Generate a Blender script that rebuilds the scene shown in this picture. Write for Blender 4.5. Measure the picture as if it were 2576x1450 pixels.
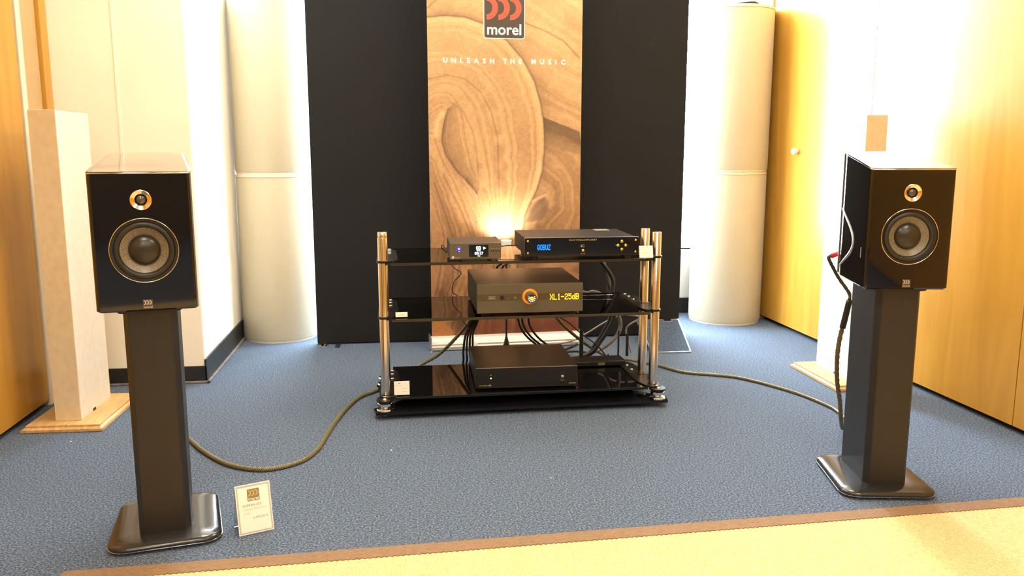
import bpy, bmesh, math, random
import numpy as np
from mathutils import Vector, Matrix
random.seed(7)
for o in list(bpy.data.objects): bpy.data.objects.remove(o)
S = bpy.context.scene
COL = S.collection
R = math.radians

# ------------------------------------------------------------------ camera
F, PITCH, YAW, CAMH, CX, CY = 2140.0, R(9.5), R(7.2), 1.03, 1288.0, 725.0
cam_d = bpy.data.cameras.new('camera'); cam = bpy.data.objects.new('camera', cam_d); COL.objects.link(cam)
cam.location = (0, 0, CAMH); cam.rotation_euler = (R(90) - PITCH, 0, -YAW)
cam_d.sensor_fit = 'HORIZONTAL'; cam_d.sensor_width = 36.0; cam_d.lens = 36.0 * F / 2576.0
cam_d.clip_start = 0.05
S.camera = cam
# ------------------------------------------------------------------ world, daylight, exposure
EXPOSURE = 1.1
SKY = 50.0
S.view_settings.view_transform = 'Standard'; S.view_settings.look = 'None'
S.view_settings.gamma = 1.0; S.view_settings.use_curve_mapping = False
S.view_settings.exposure = EXPOSURE
W = bpy.data.worlds.new('overcast_sky'); S.world = W; W.use_nodes = True
wn = W.node_tree.nodes; wl = W.node_tree.links
bg = wn['Background']
geo = wn.new('ShaderNodeTexCoord'); sep = wn.new('ShaderNodeSeparateXYZ'); rmp = wn.new('ShaderNodeValToRGB'); mp = wn.new('ShaderNodeMapRange')
wl.new(geo.outputs['Generated'], sep.inputs[0]); wl.new(sep.outputs['Z'], mp.inputs[0])
mp.inputs[1].default_value = -0.3; mp.inputs[2].default_value = 0.6
wl.new(mp.outputs[0], rmp.inputs[0]); wl.new(rmp.outputs[0], bg.inputs[0])
rmp.color_ramp.elements[0].color = (0.55, 0.57, 0.6, 1); rmp.color_ramp.elements[1].color = (0.80, 0.90, 1.0, 1)
bg.inputs[1].default_value = SKY
BACK = 5.05      # back wall
WIN = (-0.86, 2.06, 0.40, 2.45)
pd = bpy.data.lights.new('window_portal', 'AREA'); pd.shape = 'RECTANGLE'; pd.size = WIN[1]-WIN[0]; pd.size_y = WIN[3]-WIN[2]
pd.cycles.is_portal = True
po = bpy.data.objects.new('window_portal', pd); COL.objects.link(po)
po.location = ((WIN[0]+WIN[1])/2, BACK+0.16, (WIN[2]+WIN[3])/2); po.rotation_euler = (R(-90), 0, 0)
CEIL = 2.65
LAMP = 15.0
LAMP_COL = (1.0, 0.87, 0.67)

# ------------------------------------------------------------------ pixel helpers (direction only, distance from floor / plane)
def ray(px, py):
    u = (px-CX)/F; v = (py-CY)/F
    d = Vector((u, math.cos(PITCH)-v*math.sin(PITCH), -math.sin(PITCH)-v*math.cos(PITCH)))
    c, s = math.cos(YAW), math.sin(YAW)
    return Vector((c*d.x+s*d.y, -s*d.x+c*d.y, d.z))
def fl(px, py, z=0.0):
    d = ray(px, py); return Vector((0, 0, CAMH)) + d*((z-CAMH)/d.z)
def aty(px, py, y):
    d = ray(px, py); return Vector((0, 0, CAMH)) + d*(y/d.y)
def proj(x, y, z):
    c, s = math.cos(YAW), math.sin(YAW)
    a = c*x-s*y; b = s*x+c*y; h = z-CAMH
    zc = b*math.cos(PITCH)-h*math.sin(PITCH); yc = b*math.sin(PITCH)+h*math.cos(PITCH)
    return CX+F*a/zc, CY-F*yc/zc

# ------------------------------------------------------------------ materials
def lin(c):
    return tuple((x/12.92 if x <= 0.04045 else ((x+0.055)/1.055)**2.4) for x in (v/255 for v in c))
def mat(name, col, rough=0.5, metal=0.0, spec=0.5, emit=None, estr=0.0, coat=0.0, trans=0.0, noise=None, bump=None, sheen=0.0, alpha=1.0):
    """noise=(scale, amount[, (sx,sy,sz)]) value variation, bump=(scale,strength,distance)"""
    m = bpy.data.materials.new(name); m.use_nodes = True
    n = m.node_tree.nodes; l = m.node_tree.links; b = n['Principled BSDF']
    c = (*col, 1)
    b.inputs['Base Color'].default_value = c
    b.inputs['Roughness'].default_value = rough; b.inputs['Metallic'].default_value = metal
    b.inputs['Specular IOR Level'].default_value = spec
    b.inputs['Coat Weight'].default_value = coat; b.inputs['Coat Roughness'].default_value = 0.03
    b.inputs['Transmission Weight'].default_value = trans
    b.inputs['Sheen Weight'].default_value = sheen
    b.inputs['Alpha'].default_value = alpha
    if emit:
        b.inputs['Emission Color'].default_value = (*emit, 1); b.inputs['Emission Strength'].default_value = estr
    if noise or bump:
        tc = n.new('ShaderNodeTexCoord')
    if noise:
        mpn = n.new('ShaderNodeMapping'); l.new(tc.outputs['Object'], mpn.inputs[0])
        if len(noise) > 2: mpn.inputs['Scale'].default_value = noise[2]
        t = n.new('ShaderNodeTexNoise'); t.inputs['Scale'].default_value = noise[0]; t.inputs['Detail'].default_value = 3
        l.new(mpn.outputs[0], t.inputs[0])
        mr = n.new('ShaderNodeMapRange'); mr.inputs[1].default_value = 0.3; mr.inputs[2].default_value = 0.7
        mr.inputs[3].default_value = 1-noise[1]; mr.inputs[4].default_value = 1+noise[1]
        l.new(t.outputs[0], mr.inputs[0])
        mx = n.new('ShaderNodeVectorMath'); mx.operation = 'SCALE'; mx.inputs[0].default_value = col
        l.new(mr.outputs[0], mx.inputs['Scale']); l.new(mx.outputs[0], b.inputs['Base Color'])
    if bump:
        t2 = n.new('ShaderNodeTexNoise'); t2.inputs['Scale'].default_value = bump[0]; l.new(tc.outputs['Object'], t2.inputs[0])
        bp = n.new('ShaderNodeBump'); bp.inputs['Strength'].default_value = bump[1]; bp.inputs['Distance'].default_value = bump[2]
        l.new(t2.outputs[0], bp.inputs['Height']); l.new(bp.outputs[0], b.inputs['Normal'])
    return m
def ramp_mat(name, stops, scale, stretch, rough=0.5, detail=4, distortion=0.0, bump=0.0, spec=0.5, wave=None, coat=0.0):
    m = bpy.data.materials.new(name); m.use_nodes = True
    n = m.node_tree.nodes; l = m.node_tree.links; b = n['Principled BSDF']
    tc = n.new('ShaderNodeTexCoord'); mpn = n.new('ShaderNodeMapping'); l.new(tc.outputs['Object'], mpn.inputs[0])
    mpn.inputs['Scale'].default_value = stretch
    t = n.new('ShaderNodeTexNoise'); t.inputs['Scale'].default_value = scale; t.inputs['Detail'].default_value = detail; t.inputs['Distortion'].default_value = distortion
    l.new(mpn.outputs[0], t.inputs[0])
    r = n.new('ShaderNodeValToRGB'); l.new(t.outputs[0], r.inputs[0])
    e = r.color_ramp.elements
    while len(e) < len(stops): e.new(0.5)
    for i, (p, c) in enumerate(stops): e[i].position = p; e[i].color = (*c, 1)
    l.new(r.outputs[0], b.inputs['Base Color'])
    b.inputs['Roughness'].default_value = rough; b.inputs['Specular IOR Level'].default_value = spec; b.inputs['Coat Weight'].default_value = coat
    if bump:
        bp = n.new('ShaderNodeBump'); bp.inputs['Strength'].default_value = bump; bp.inputs['Distance'].default_value = 0.003
        l.new(t.outputs[0], bp.inputs['Height']); l.new(bp.outputs[0], b.inputs['Normal'])
    return m
M = {}
M['carpet'] = ramp_mat('blue_carpet', [(0.28, (0.026, 0.036, 0.060)), (0.50, (0.088, 0.122, 0.182)), (0.72, (0.25, 0.31, 0.40))], 185, (1, 1, 1), rough=0.95, detail=8, bump=0.6, spec=0.1)
M['carpet_dark'] = ramp_mat('dark_blue_carpet', [(0.28, (0.018, 0.026, 0.045)), (0.50, (0.056, 0.083, 0.130)), (0.72, (0.15, 0.20, 0.28))], 185, (1, 1, 1), rough=0.95, detail=5, bump=0.5, spec=0.1)
M['wood'] = ramp_mat('veneer_wood', [(0.25, (0.46, 0.235, 0.030)), (0.5, (0.53, 0.285, 0.040)), (0.75, (0.58, 0.325, 0.052))], 7, (2.0, 2.0, 0.22), rough=0.33, detail=6, distortion=0.8)
M['oak'] = ramp_mat('pale_oak', [(0.3, (0.50, 0.31, 0.12)), (0.7, (0.68, 0.46, 0.22))], 14, (6, 0.6, 6), rough=0.5, detail=5)
M['cream'] = mat('cream_paint', (0.90, 0.87, 0.77), 0.7, noise=(3, 0.03), bump=(80, 0.1, 0.002))
M['white_wall'] = mat('white_paint', (0.84, 0.83, 0.80), 0.7, noise=(4, 0.02), bump=(80, 0.1, 0.002))
M['ceiling'] = mat('ceiling_white', (0.82, 0.80, 0.75), 0.8, noise=(2, 0.02))
M['rear_wall'] = mat('rear_wall_paint', (0.14, 0.12, 0.10), 0.8, noise=(2, 0.03))
M['base_black'] = mat('black_vinyl', (0.015, 0.016, 0.018), 0.4, noise=(20, 0.3))
M['base_grey'] = mat('grey_vinyl_lip', (0.16, 0.15, 0.14), 0.6, noise=(30, 0.3))
M['strip_white'] = mat('white_edge_strip', (0.75, 0.70, 0.60), 0.4, noise=(8, 0.04))
M['beige_strip'] = mat('beige_frame', (0.50, 0.36, 0.19), 0.5, noise=(8, 0.05))
M['gap'] = mat('dark_gap', (0.01, 0.01, 0.01), 0.9, noise=(10, 0.2))
M['win_frame'] = mat('window_frame_paint', (0.8, 0.8, 0.78), 0.4, noise=(6, 0.03))
M['trap'] = mat('beige_acoustic_fabric', (0.54, 0.48, 0.35), 0.9, noise=(260, 0.06), bump=(700, 0.25, 0.002), sheen=0.2)
M['trap_ring'] = mat('ivory_plastic', (0.72, 0.67, 0.55), 0.35, noise=(30, 0.04))
M['linen_beige'] = ramp_mat('beige_linen', [(0.3, (0.68, 0.57, 0.38)), (0.7, (0.75, 0.64, 0.45))], 45, (1, 1, 0.8), rough=0.9, detail=8, bump=0.2)
M['linen_white'] = ramp_mat('off_white_linen', [(0.3, (0.74, 0.72, 0.66)), (0.7, (0.80, 0.78, 0.73))], 40, (1, 1, 0.8), rough=0.9, detail=8, bump=0.2)
M['black_fabric'] = mat('black_screen_fabric', (0.014, 0.014, 0.015), 0.95, noise=(300, 0.4), bump=(800, 0.3, 0.001), spec=0.2, sheen=0.05)
M['alu'] = mat('brushed_aluminium', (0.66, 0.66, 0.66), 0.35, 0.9, noise=(40, 0.05, (0.2, 1, 20)))
M['alu_white'] = mat('satin_white_aluminium', (0.72, 0.71, 0.68), 0.3, 0.25, noise=(40, 0.03))
M['chrome'] = mat('chrome', (0.85, 0.85, 0.85), 0.08, 1.0, noise=(20, 0.02))
M['steel'] = mat('brushed_steel', (0.74, 0.69, 0.60), 0.20, 1.0, noise=(60, 0.06, (1, 1, 0.05)))
M['piano'] = mat('piano_black_lacquer', (0.0045, 0.0035, 0.0035), 0.05, spec=0.5, coat=0.6, noise=(5, 0.2))
M['speaker_top'] = mat('gloss_lacquer_top', (0.012, 0.011, 0.010), 0.06, spec=0.7, coat=1.0, noise=(5, 0.1))
M['stand'] = mat('satin_charcoal', (0.013, 0.012, 0.011), 0.42, noise=(200, 0.15))
M['stand_base'] = mat('satin_black_base', (0.016, 0.016, 0.017), 0.22, coat=0.3, noise=(100, 0.1))
M['rubber'] = mat('black_rubber', (0.012, 0.012, 0.012), 0.45, noise=(60, 0.15))
M['cone'] = ramp_mat('woven_carbon_cone', [(0.4, (0.06, 0.052, 0.035)), (0.6, (0.26, 0.23, 0.16))], 900, (1, 1, 1), rough=0.35, detail=1)
M['dustcap'] = mat('dark_dust_cap', (0.022, 0.020, 0.015), 0.30, noise=(100, 0.15))
M['gold_ring'] = mat('champagne_metal', (0.83, 0.70, 0.50), 0.16, 1.0, noise=(30, 0.04))
M['dome'] = mat('tweeter_dome', (0.05, 0.048, 0.04), 0.12, coat=0.8, noise=(50, 0.1))
M['rug'] = ramp_mat('beige_rug', [(0.3, (0.56, 0.40, 0.19)), (0.55, (0.72, 0.54, 0.29)), (0.75, (0.80, 0.63, 0.37))], 260, (1, 0.5, 1), rough=0.95, detail=5, bump=0.5, spec=0.1)
M['rug_edge'] = ramp_mat('brown_binding', [(0.3, (0.19, 0.115, 0.060)), (0.7, (0.29, 0.185, 0.105))], 300, (0.3, 1, 1), rough=0.85, bump=0.4)
M['dark_metal'] = mat('anthracite_case', (0.030, 0.026, 0.023), 0.42, 0.3, noise=(400, 0.08))
M['amp_front'] = mat('bronze_grey_front', (0.125, 0.108, 0.072), 0.42, 0.3, noise=(500, 0.10))
M['amp_band'] = mat('bronze_band', (0.085, 0.068, 0.030), 0.4, 0.2, noise=(500, 0.08))
M['black_metal'] = mat('black_metal', (0.010, 0.010, 0.010), 0.35, 0.2, noise=(300, 0.1))
M['black_plastic'] = mat('black_plastic', (0.009, 0.009, 0.009), 0.4, noise=(100, 0.15))
M['gloss_black'] = mat('gloss_black_acrylic', (0.006, 0.006, 0.008), 0.06, noise=(20, 0.1))
M['brass'] = mat('polished_gold', (0.90, 0.62, 0.14), 0.18, 1.0, noise=(30, 0.03))
M['gold_print'] = mat('gold_print', (0.55, 0.42, 0.14), 0.4, 0.5, noise=(30, 0.03))
M['paper'] = mat('white_card', (0.93, 0.91, 0.85), 0.6, noise=(20, 0.02))
M['ink'] = mat('grey_ink', (0.30, 0.27, 0.20), 0.7, noise=(20, 0.05))
M['ink_light'] = mat('light_grey_ink', (0.55, 0.51, 0.43), 0.7, noise=(20, 0.05))
M['logo_gold'] = mat('printed_logo_ochre', (0.27, 0.21, 0.08), 0.6, noise=(20, 0.05))
M['logo_tan'] = mat('printed_logo_tan', (0.47, 0.38, 0.20), 0.6, noise=(20, 0.05))
M['print_white'] = mat('white_print', (0.86, 0.85, 0.82), 0.6, noise=(20, 0.02))
M['print_red'] = mat('red_print', (0.78, 0.085, 0.045), 0.6, noise=(20, 0.04))
M['print_dark'] = mat('dark_grey_print', (0.055, 0.042, 0.032), 0.55, noise=(20, 0.05))
M['silver_print'] = mat('silver_print', (0.5, 0.48, 0.42), 0.35, 0.6, noise=(20, 0.05))
M['led_blue'] = mat('blue_led', (0.02, 0.02, 0.4), 0.4, emit=(0.03, 0.03, 1.0), estr=0.7, noise=(20, 0.02))
M['led_blue_core'] = mat('blue_white_led', (0.5, 0.6, 0.9), 0.4, emit=(0.6, 0.65, 1.0), estr=1.5, noise=(20, 0.02))
M['led_text'] = mat('blue_display_text', (0.0, 0.05, 0.6), 0.4, emit=(0.0, 0.14, 1.0), estr=1.9, noise=(20, 0.02))
M['oled_white'] = mat('white_display_text', (0.7, 0.9, 0.95), 0.4, emit=(0.75, 0.95, 1.0), estr=0.9, noise=(20, 0.02))
M['dial_white'] = mat('white_dial_marks', (0.8, 0.85, 0.9), 0.4, emit=(0.8, 0.9, 1.0), estr=0.35, noise=(20, 0.02))
M['amber'] = mat('amber_display_text', (0.5, 0.3, 0.02), 0.4, emit=(1.0, 0.42, 0.012), estr=1.3, noise=(20, 0.02))
M['amber_ring'] = mat('amber_light_ring', (0.4, 0.12, 0.004), 0.4, emit=(1.0, 0.16, 0.0), estr=0.62, noise=(20, 0.02))
M['led_green'] = mat('green_led', (0.2, 0.9, 0.1), 0.4, emit=(0.3, 1.0, 0.05), estr=3, noise=(20, 0.02))
M['copper'] = mat('copper_spike', (0.7, 0.33, 0.2), 0.25, 1.0, noise=(20, 0.02))
M['red_plastic'] = mat('red_plug', (0.65, 0.03, 0.03), 0.4, noise=(20, 0.05))
M['cable_black'] = mat('black_cable', (0.010, 0.010, 0.011), 0.4, noise=(60, 0.15))
M['cable_grey'] = mat('grey_cable', (0.16, 0.15, 0.14), 0.45, noise=(60, 0.1))
M['cable_lilac'] = mat('pale_grey_cable', (0.32, 0.28, 0.29), 0.45, noise=(60, 0.1))
M['lamp_white'] = mat('white_plastic', (0.8, 0.79, 0.75), 0.35, noise=(30, 0.02))
M['lamp_glow'] = mat('lamp_lens', (1, 0.9, 0.7), 0.4, emit=(1.0, 0.86, 0.62), estr=25, noise=(30, 0.01))
M['diffuser'] = mat('lamp_diffuser', (0.9, 0.88, 0.8), 0.5, emit=LAMP_COL, estr=LAMP, noise=(30, 0.01))
def glass(name, tint, gloss=0.12, rough=0.02):
    m = bpy.data.materials.new(name); m.use_nodes = True
    n = m.node_tree.nodes; l = m.node_tree.links; n.remove(n['Principled BSDF'])
    out = n['Material Output']; t = n.new('ShaderNodeBsdfTransparent'); t.inputs[0].default_value = (*tint, 1)
    g = n.new('ShaderNodeBsdfGlossy'); g.inputs['Roughness'].default_value = rough
    fr = n.new('ShaderNodeFresnel'); fr.inputs[0].default_value = 1.45
    ns = n.new('ShaderNodeTexNoise'); ns.inputs['Scale'].default_value = 3
    ad = n.new('ShaderNodeMath'); ad.operation = 'MULTIPLY'; ad.inputs[1].default_value = gloss
    l.new(fr.outputs[0], ad.inputs[0])
    mx = n.new('ShaderNodeMixShader'); l.new(ad.outputs[0], mx.inputs[0]); l.new(t.outputs[0], mx.inputs[1]); l.new(g.outputs[0], mx.inputs[2])
    l.new(mx.outputs[0], out.inputs['Surface'])
    return m
M['smoke_glass'] = glass('smoked_shelf_glass', (0.60, 0.58, 0.56), 0.9)
M['black_glass'] = mat('black_shelf_glass', (0.004, 0.004, 0.005), 0.03, spec=0.6, noise=(10, 0.1))
M['glass_edge'] = mat('dark_glass_edge', (0.012, 0.012, 0.010), 0.12, noise=(40, 0.2))
M['window_glass'] = glass('window_glass', (0.95, 0.97, 0.97), 0.6)
M['acrylic_frost'] = mat('frosted_acrylic', (0.80, 0.80, 0.77), 0.15, noise=(20, 0.02), alpha=0.62)
M['acrylic'] = glass('clear_acrylic', (0.90, 0.91, 0.90), 1.0)
# twisted speaker cable: dark strands with gold tracers, by the cable's own u/v
def cable_mat(name, dark, gold, amt):
    m = bpy.data.materials.new(name); m.use_nodes = True
    n = m.node_tree.nodes; l = m.node_tree.links; b = n['Principled BSDF']
    uv = n.new('ShaderNodeUVMap'); sp = n.new('ShaderNodeSeparateXYZ'); l.new(uv.outputs[0], sp.inputs[0])
    a = n.new('ShaderNodeMath'); a.operation = 'MULTIPLY_ADD'; l.new(sp.outputs[0], a.inputs[0]); a.inputs[1].default_value = 45.0
    l.new(sp.outputs[1], a.inputs[2])
    k = n.new('ShaderNodeMath'); k.operation = 'MULTIPLY'; l.new(a.outputs[0], k.inputs[0]); k.inputs[1].default_value = 4.0
    fr = n.new('ShaderNodeMath'); fr.operation = 'FRACT'; l.new(k.outputs[0], fr.inputs[0])
    r = n.new('ShaderNodeValToRGB'); l.new(fr.outputs[0], r.inputs[0])
    r.color_ramp.elements[0].position = amt-0.12; r.color_ramp.elements[0].color = (*dark, 1)
    r.color_ramp.elements[1].position = amt; r.color_ramp.elements[1].color = (*gold, 1)
    e = r.color_ramp.elements.new(0.97); e.color = (*gold, 1); e = r.color_ramp.elements.new(1.0); e.color = (*dark, 1)
    l.new(r.outputs[0], b.inputs['Base Color']); b.inputs['Roughness'].default_value = 0.4
    return m
M['braid'] = cable_mat('olive_gold_twisted_cable', (0.016, 0.014, 0.008), (0.24, 0.20, 0.075), 0.5)
M['braid_dark'] = cable_mat('dark_braided_cable', (0.012, 0.012, 0.010), (0.10, 0.085, 0.04), 0.6)

# ------------------------------------------------------------------ mesh builders
def link(name, me, m, parent=None):
    o = bpy.data.objects.new(name, me); COL.objects.link(o)
    if m is not None and len(me.materials) == 0: me.materials.append(M[m] if isinstance(m, str) else m)
    if parent is not None: o.parent = parent
    return o
def tag(o, label=None, cat=None, group=None, kind=None):
    if label: o['label'] = label
    if cat: o['category'] = cat
    if group: o['group'] = group
    if kind: o['kind'] = kind
    return o
def thing(name, label, cat, loc=(0, 0, 0), rz=0.0, group=None):
    o = bpy.data.objects.new(name, None); COL.objects.link(o); o.location = loc; o.rotation_euler = (0, 0, rz)
    o.empty_display_size = 0.05
    return tag(o, label, cat, group)
def obj(name, bm, m, parent=None, smooth=False, loc=None, rot=None):
    me = bpy.data.meshes.new(name); bmesh.ops.recalc_face_normals(bm, faces=bm.faces); bm.to_mesh(me); bm.free()
    if smooth:
        me.polygons.foreach_set('use_smooth', [True]*len(me.polygons))
        try: me.set_sharp_from_angle(angle=R(smooth if smooth is not True else 40))
        except Exception: pass
    o = link(name, me, m, parent)
    if loc is not None: o.location = loc
    if rot is not None: o.rotation_euler = rot
    return o
def box(x0, x1, y0, y1, z0, z1, bev=0.0, bm=None, seg=2):
    own = bm is None
    b = bmesh.new()
    v = [b.verts.new(p) for p in [(x0,y0,z0),(x1,y0,z0),(x1,y1,z0),(x0,y1,z0),(x0,y0,z1),(x1,y0,z1),(x1,y1,z1),(x0,y1,z1)]]
    for f in [(0,3,2,1),(4,5,6,7),(0,1,5,4),(1,2,6,5),(2,3,7,6),(3,0,4,7)]: b.faces.new([v[i] for i in f])
    if bev > 0: bmesh.ops.bevel(b, geom=b.edges[:], offset=bev, segments=seg, affect='EDGES', profile=0.5)
    if own: return b
    me = bpy.data.meshes.new('tmp'); b.to_mesh(me); b.free(); bm.from_mesh(me); bpy.data.meshes.remove(me)
    return bm
def lathe(prof, seg=40, axis='Z', bm=None, center=(0, 0, 0), caps=True):
    """prof: list of (radius, height)."""
    b = bm or bmesh.new(); rings = []
    def P(r, h, a):
        c, s = r*math.cos(a), r*math.sin(a)
        p = (c, s, h) if axis == 'Z' else ((c, h, s) if axis == 'Y' else (h, c, s))
        return tuple(p[i]+center[i] for i in range(3))
    for r, h in prof:
        if r < 1e-6: rings.append([b.verts.new(P(0, h, 0))])
        else: rings.append([b.verts.new(P(r, h, 2*math.pi*k/seg)) for k in range(seg)])
    for A, B in zip(rings[:-1], rings[1:]):
        for k in range(seg):
            k2 = (k+1) % seg
            if len(A) == 1 and len(B) == 1: continue
            if len(A) == 1: b.faces.new((A[0], B[k], B[k2]))
            elif len(B) == 1: b.faces.new((A[k], A[k2], B[0]))
            else: b.faces.new((A[k], A[k2], B[k2], B[k]))
    if caps:
        for q in (rings[0], rings[-1]):
            if len(q) > 2: b.faces.new(q)
    return b
def loft(rings, cap0=True, cap1=True, skip=None, bm=None):
    b = bm or bmesh.new(); vr = [[b.verts.new(p) for p in r] for r in rings]
    n = len(rings[0])
    for A, B in zip(vr[:-1], vr[1:]):
        for k in range(n):
            if skip and skip(k): continue
            b.faces.new((A[k], A[(k+1) % n], B[(k+1) % n], B[k]))
    if cap0: b.faces.new(vr[0][::-1])
    if cap1: b.faces.new(vr[-1])
    return b
def prism(pts, z0, z1, bev=0.0):
    b = loft([[(x, y, z0) for x, y in pts], [(x, y, z1) for x, y in pts]])
    if bev > 0: bmesh.ops.bevel(b, geom=[e for e in b.edges if abs(e.verts[0].co.z-e.verts[1].co.z) < 1e-6], offset=bev, segments=2, affect='EDGES')
    return b
def holes_plate(outer, holes, y):
    """flat plate in the XZ plane at y, with holes"""
    b = bmesh.new(); ed = []
    for lp in [outer]+holes:
        v = [b.verts.new((x, y, z)) for x, z in lp]
        ed += [b.edges.new((v[i], v[(i+1) % len(v)])) for i in range(len(v))]
    bmesh.ops.triangle_fill(b, use_beauty=True, edges=ed)
    return b
def rrect(x0, x1, y0, y1, r, n=6):
    p = []
    for cx, cy, a0 in ((x1-r, y0+r, -90), (x1-r, y1-r, 0), (x0+r, y1-r, 90), (x0+r, y0+r, 180)):
        for k in range(n+1):
            a = R(a0+90*k/n); p.append((cx+r*math.cos(a), cy+r*math.sin(a)))
    return p
def circ(cx, cy, r, n=40): return [(cx+r*math.cos(2*math.pi*k/n), cy+r*math.sin(2*math.pi*k/n)) for k in range(n)]
def smooth_path(pts, n=10):
    P = [Vector(p) for p in pts]; P = [P[0]*2-P[1]]+P+[P[-1]*2-P[-2]]; out = []
    for i in range(1, len(P)-2):
        p0, p1, p2, p3 = P[i-1], P[i], P[i+1], P[i+2]
        for k in range(n):
            t = k/n
            out.append(0.5*((2*p1)+(p2-p0)*t+(2*p0-5*p1+4*p2-p3)*t*t+(3*p1-p0-3*p2+p3)*t**3))
    out.append(P[-2]); return out
def tube_mesh(name, pts, r, seg=10, lobes=0, twist=45.0, lobe_amp=0.16):
    n = len(pts); T = []
    for i in range(n):
        d = (pts[min(i+1, n-1)]-pts[max(i-1, 0)]); T.append(d.normalized() if d.length > 1e-9 else Vector((0, 0, 1)))
    up = Vector((0, 0, 1)) if abs(T[0].z) < 0.9 else Vector((1, 0, 0))
    N = (up-T[0]*up.dot(T[0])).normalized(); s = 0; vs = []; S_ = []
    for i in range(n):
        if i: s += (pts[i]-pts[i-1]).length
        N = (N-T[i]*N.dot(T[i])).normalized(); B = T[i].cross(N); S_.append(s)
        for k in range(seg):
            a = 2*math.pi*k/seg
            rr = r if not lobes else r*(1+lobe_amp*math.cos(lobes*(a+2*math.pi*twist*s)))
            vs.append(pts[i]+(N*math.cos(a)+B*math.sin(a))*rr)
    fs = []
    for i in range(n-1):
        for k in range(seg): fs.append((i*seg+k, i*seg+(k+1) % seg, (i+1)*seg+(k+1) % seg, (i+1)*seg+k))
    fs.append(tuple(range(seg))[::-1]); fs.append(tuple((n-1)*seg+k for k in range(seg)))
    me = bpy.data.meshes.new(name); me.from_pydata(vs, [], fs)
    uv = me.uv_layers.new(name='UVMap'); data = []
    for i in range(n-1):
        for k in range(seg): data += [S_[i], k/seg, S_[i], (k+1)/seg, S_[i+1], (k+1)/seg, S_[i+1], k/seg]
    data += [0.0]*(4*seg); uv.data.foreach_set('uv', data)
    me.polygons.foreach_set('use_smooth', [True]*len(me.polygons)); me.update()
    return me
def resample(pts, step):
    out = [pts[0]]; acc = 0
    for a, b in zip(pts[:-1], pts[1:]):
        L = (b-a).length
        while acc+L >= step and L > 1e-9:
            t = (step-acc)/L; a = a.lerp(b, t); out.append(a.copy()); L = (b-a).length; acc = 0
        acc += L
    out.append(pts[-1]); return out
def cable(name, pts, r, m, label=None, cat='cable', group=None, parent=None, braid=False, seg=8):
    p = smooth_path(pts, 12)
    if braid: me = tube_mesh(name, resample(p, 0.004), r, 12, lobes=4, twist=11.25)
    else: me = tube_mesh(name, p, r, seg)
    o = link(name, me, m, parent)
    if label: tag(o, label, cat, group)
    return o
_txt = {}
def text(name, body, size, m, parent, loc, rot=(R(90), 0, 0), align='CENTER', ext=0.0003, off=0.0, spacing=1.0, sx=1.0):
    key = (body, size, align, ext, off, spacing)
    if key not in _txt:
        c = bpy.data.curves.new(name, 'FONT'); c.body = body; c.size = size; c.align_x = align; c.align_y = 'CENTER'
        c.extrude = ext; c.offset = off; c.space_character = spacing; c.resolution_u = 3
        t = bpy.data.objects.new('tmp_text', c); COL.objects.link(t)
        dg = bpy.context.evaluated_depsgraph_get(); me = bpy.data.meshes.new_from_object(t.evaluated_get(dg))
        bpy.data.objects.remove(t); me.name = name; me.materials.clear(); _txt[key] = me
    me = _txt[key].copy(); me.materials.append(M[m])
    o = bpy.data.objects.new(name, me); COL.objects.link(o); o.parent = parent; o.location = loc; o.rotation_euler = rot; o.scale = (sx, 1, 1)
    return o
GLYPH = {'X': '10001 10001 01010 00100 01010 10001 10001', 'L': '10000 10000 10000 10000 10000 10000 11111', '1': '00100 01100 00100 00100 00100 00100 01110',
         '-': '00000 00000 00000 11111 00000 00000 00000', '2': '01110 10001 00001 00110 01000 10000 11111', '5': '11111 10000 11110 00001 00001 10001 01110',
         'd': '00001 00001 01101 10011 10001 10011 01101', 'B': '11110 10001 10001 11110 10001 10001 11110', 'Q': '01110 10001 10001 10001 10101 10010 01101',
         'O': '01110 10001 10001 10001 10001 10001 01110', 'U': '10001 10001 10001 10001 10001 10001 01110', 'Z': '11111 00001 00010 00100 01000 10000 11111'}
def dot_text(name, body, x0, x1, zc, zh, m, parent, y=-0.0009):
    """5 x 7 dot-matrix display text, facing -y"""
    b = bmesh.new(); pw = (x1-x0)/(6*len(body)-1); ph = zh/7
    for i, ch in enumerate(body):
        for r, row in enumerate(GLYPH[ch].split()):
            for c, v in enumerate(row):
                if v == '1':
                    xa, za = x0+(6*i+c)*pw, zc+zh/2-(r+1)*ph; e = 0.06
                    b.faces.new([b.verts.new(q) for q in ((xa-e*pw, y, za-e*ph), (xa+pw*(1+e), y, za-e*ph), (xa+pw*(1+e), y, za+ph*(1+e)), (xa-e*pw, y, za+ph*(1+e)))])
    return obj(name, b, m, parent)
def logo_arcs(name, rad, m, parent, loc, rot=(R(90), 0, 0), ext=0.0004):
    """three half-ring arcs side by side (one mark), in local XY"""
    b = bmesh.new()
    for j in range(3):
        x0 = -1.5*rad+j*rad; n = 14; lo = []
        for k in range(n+1):
            a = R(-90+180*k/n); lo.append((x0+rad*0.97*math.cos(a), rad*0.97*math.sin(a)))
        for k in range(n+1):
            a = R(90-180*k/n); lo.append((x0+rad*0.50*math.cos(a), rad*0.56*math.sin(a)))
        for k in range(n):
            q = [lo[k], lo[k+1], lo[2*n+1-k-1], lo[2*n+1-k]]
            top = [b.verts.new((x, y, ext)) for x, y in q]; b.faces.new(top)
    return obj(name, b, m, parent, loc=loc, rot=rot)

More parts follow.
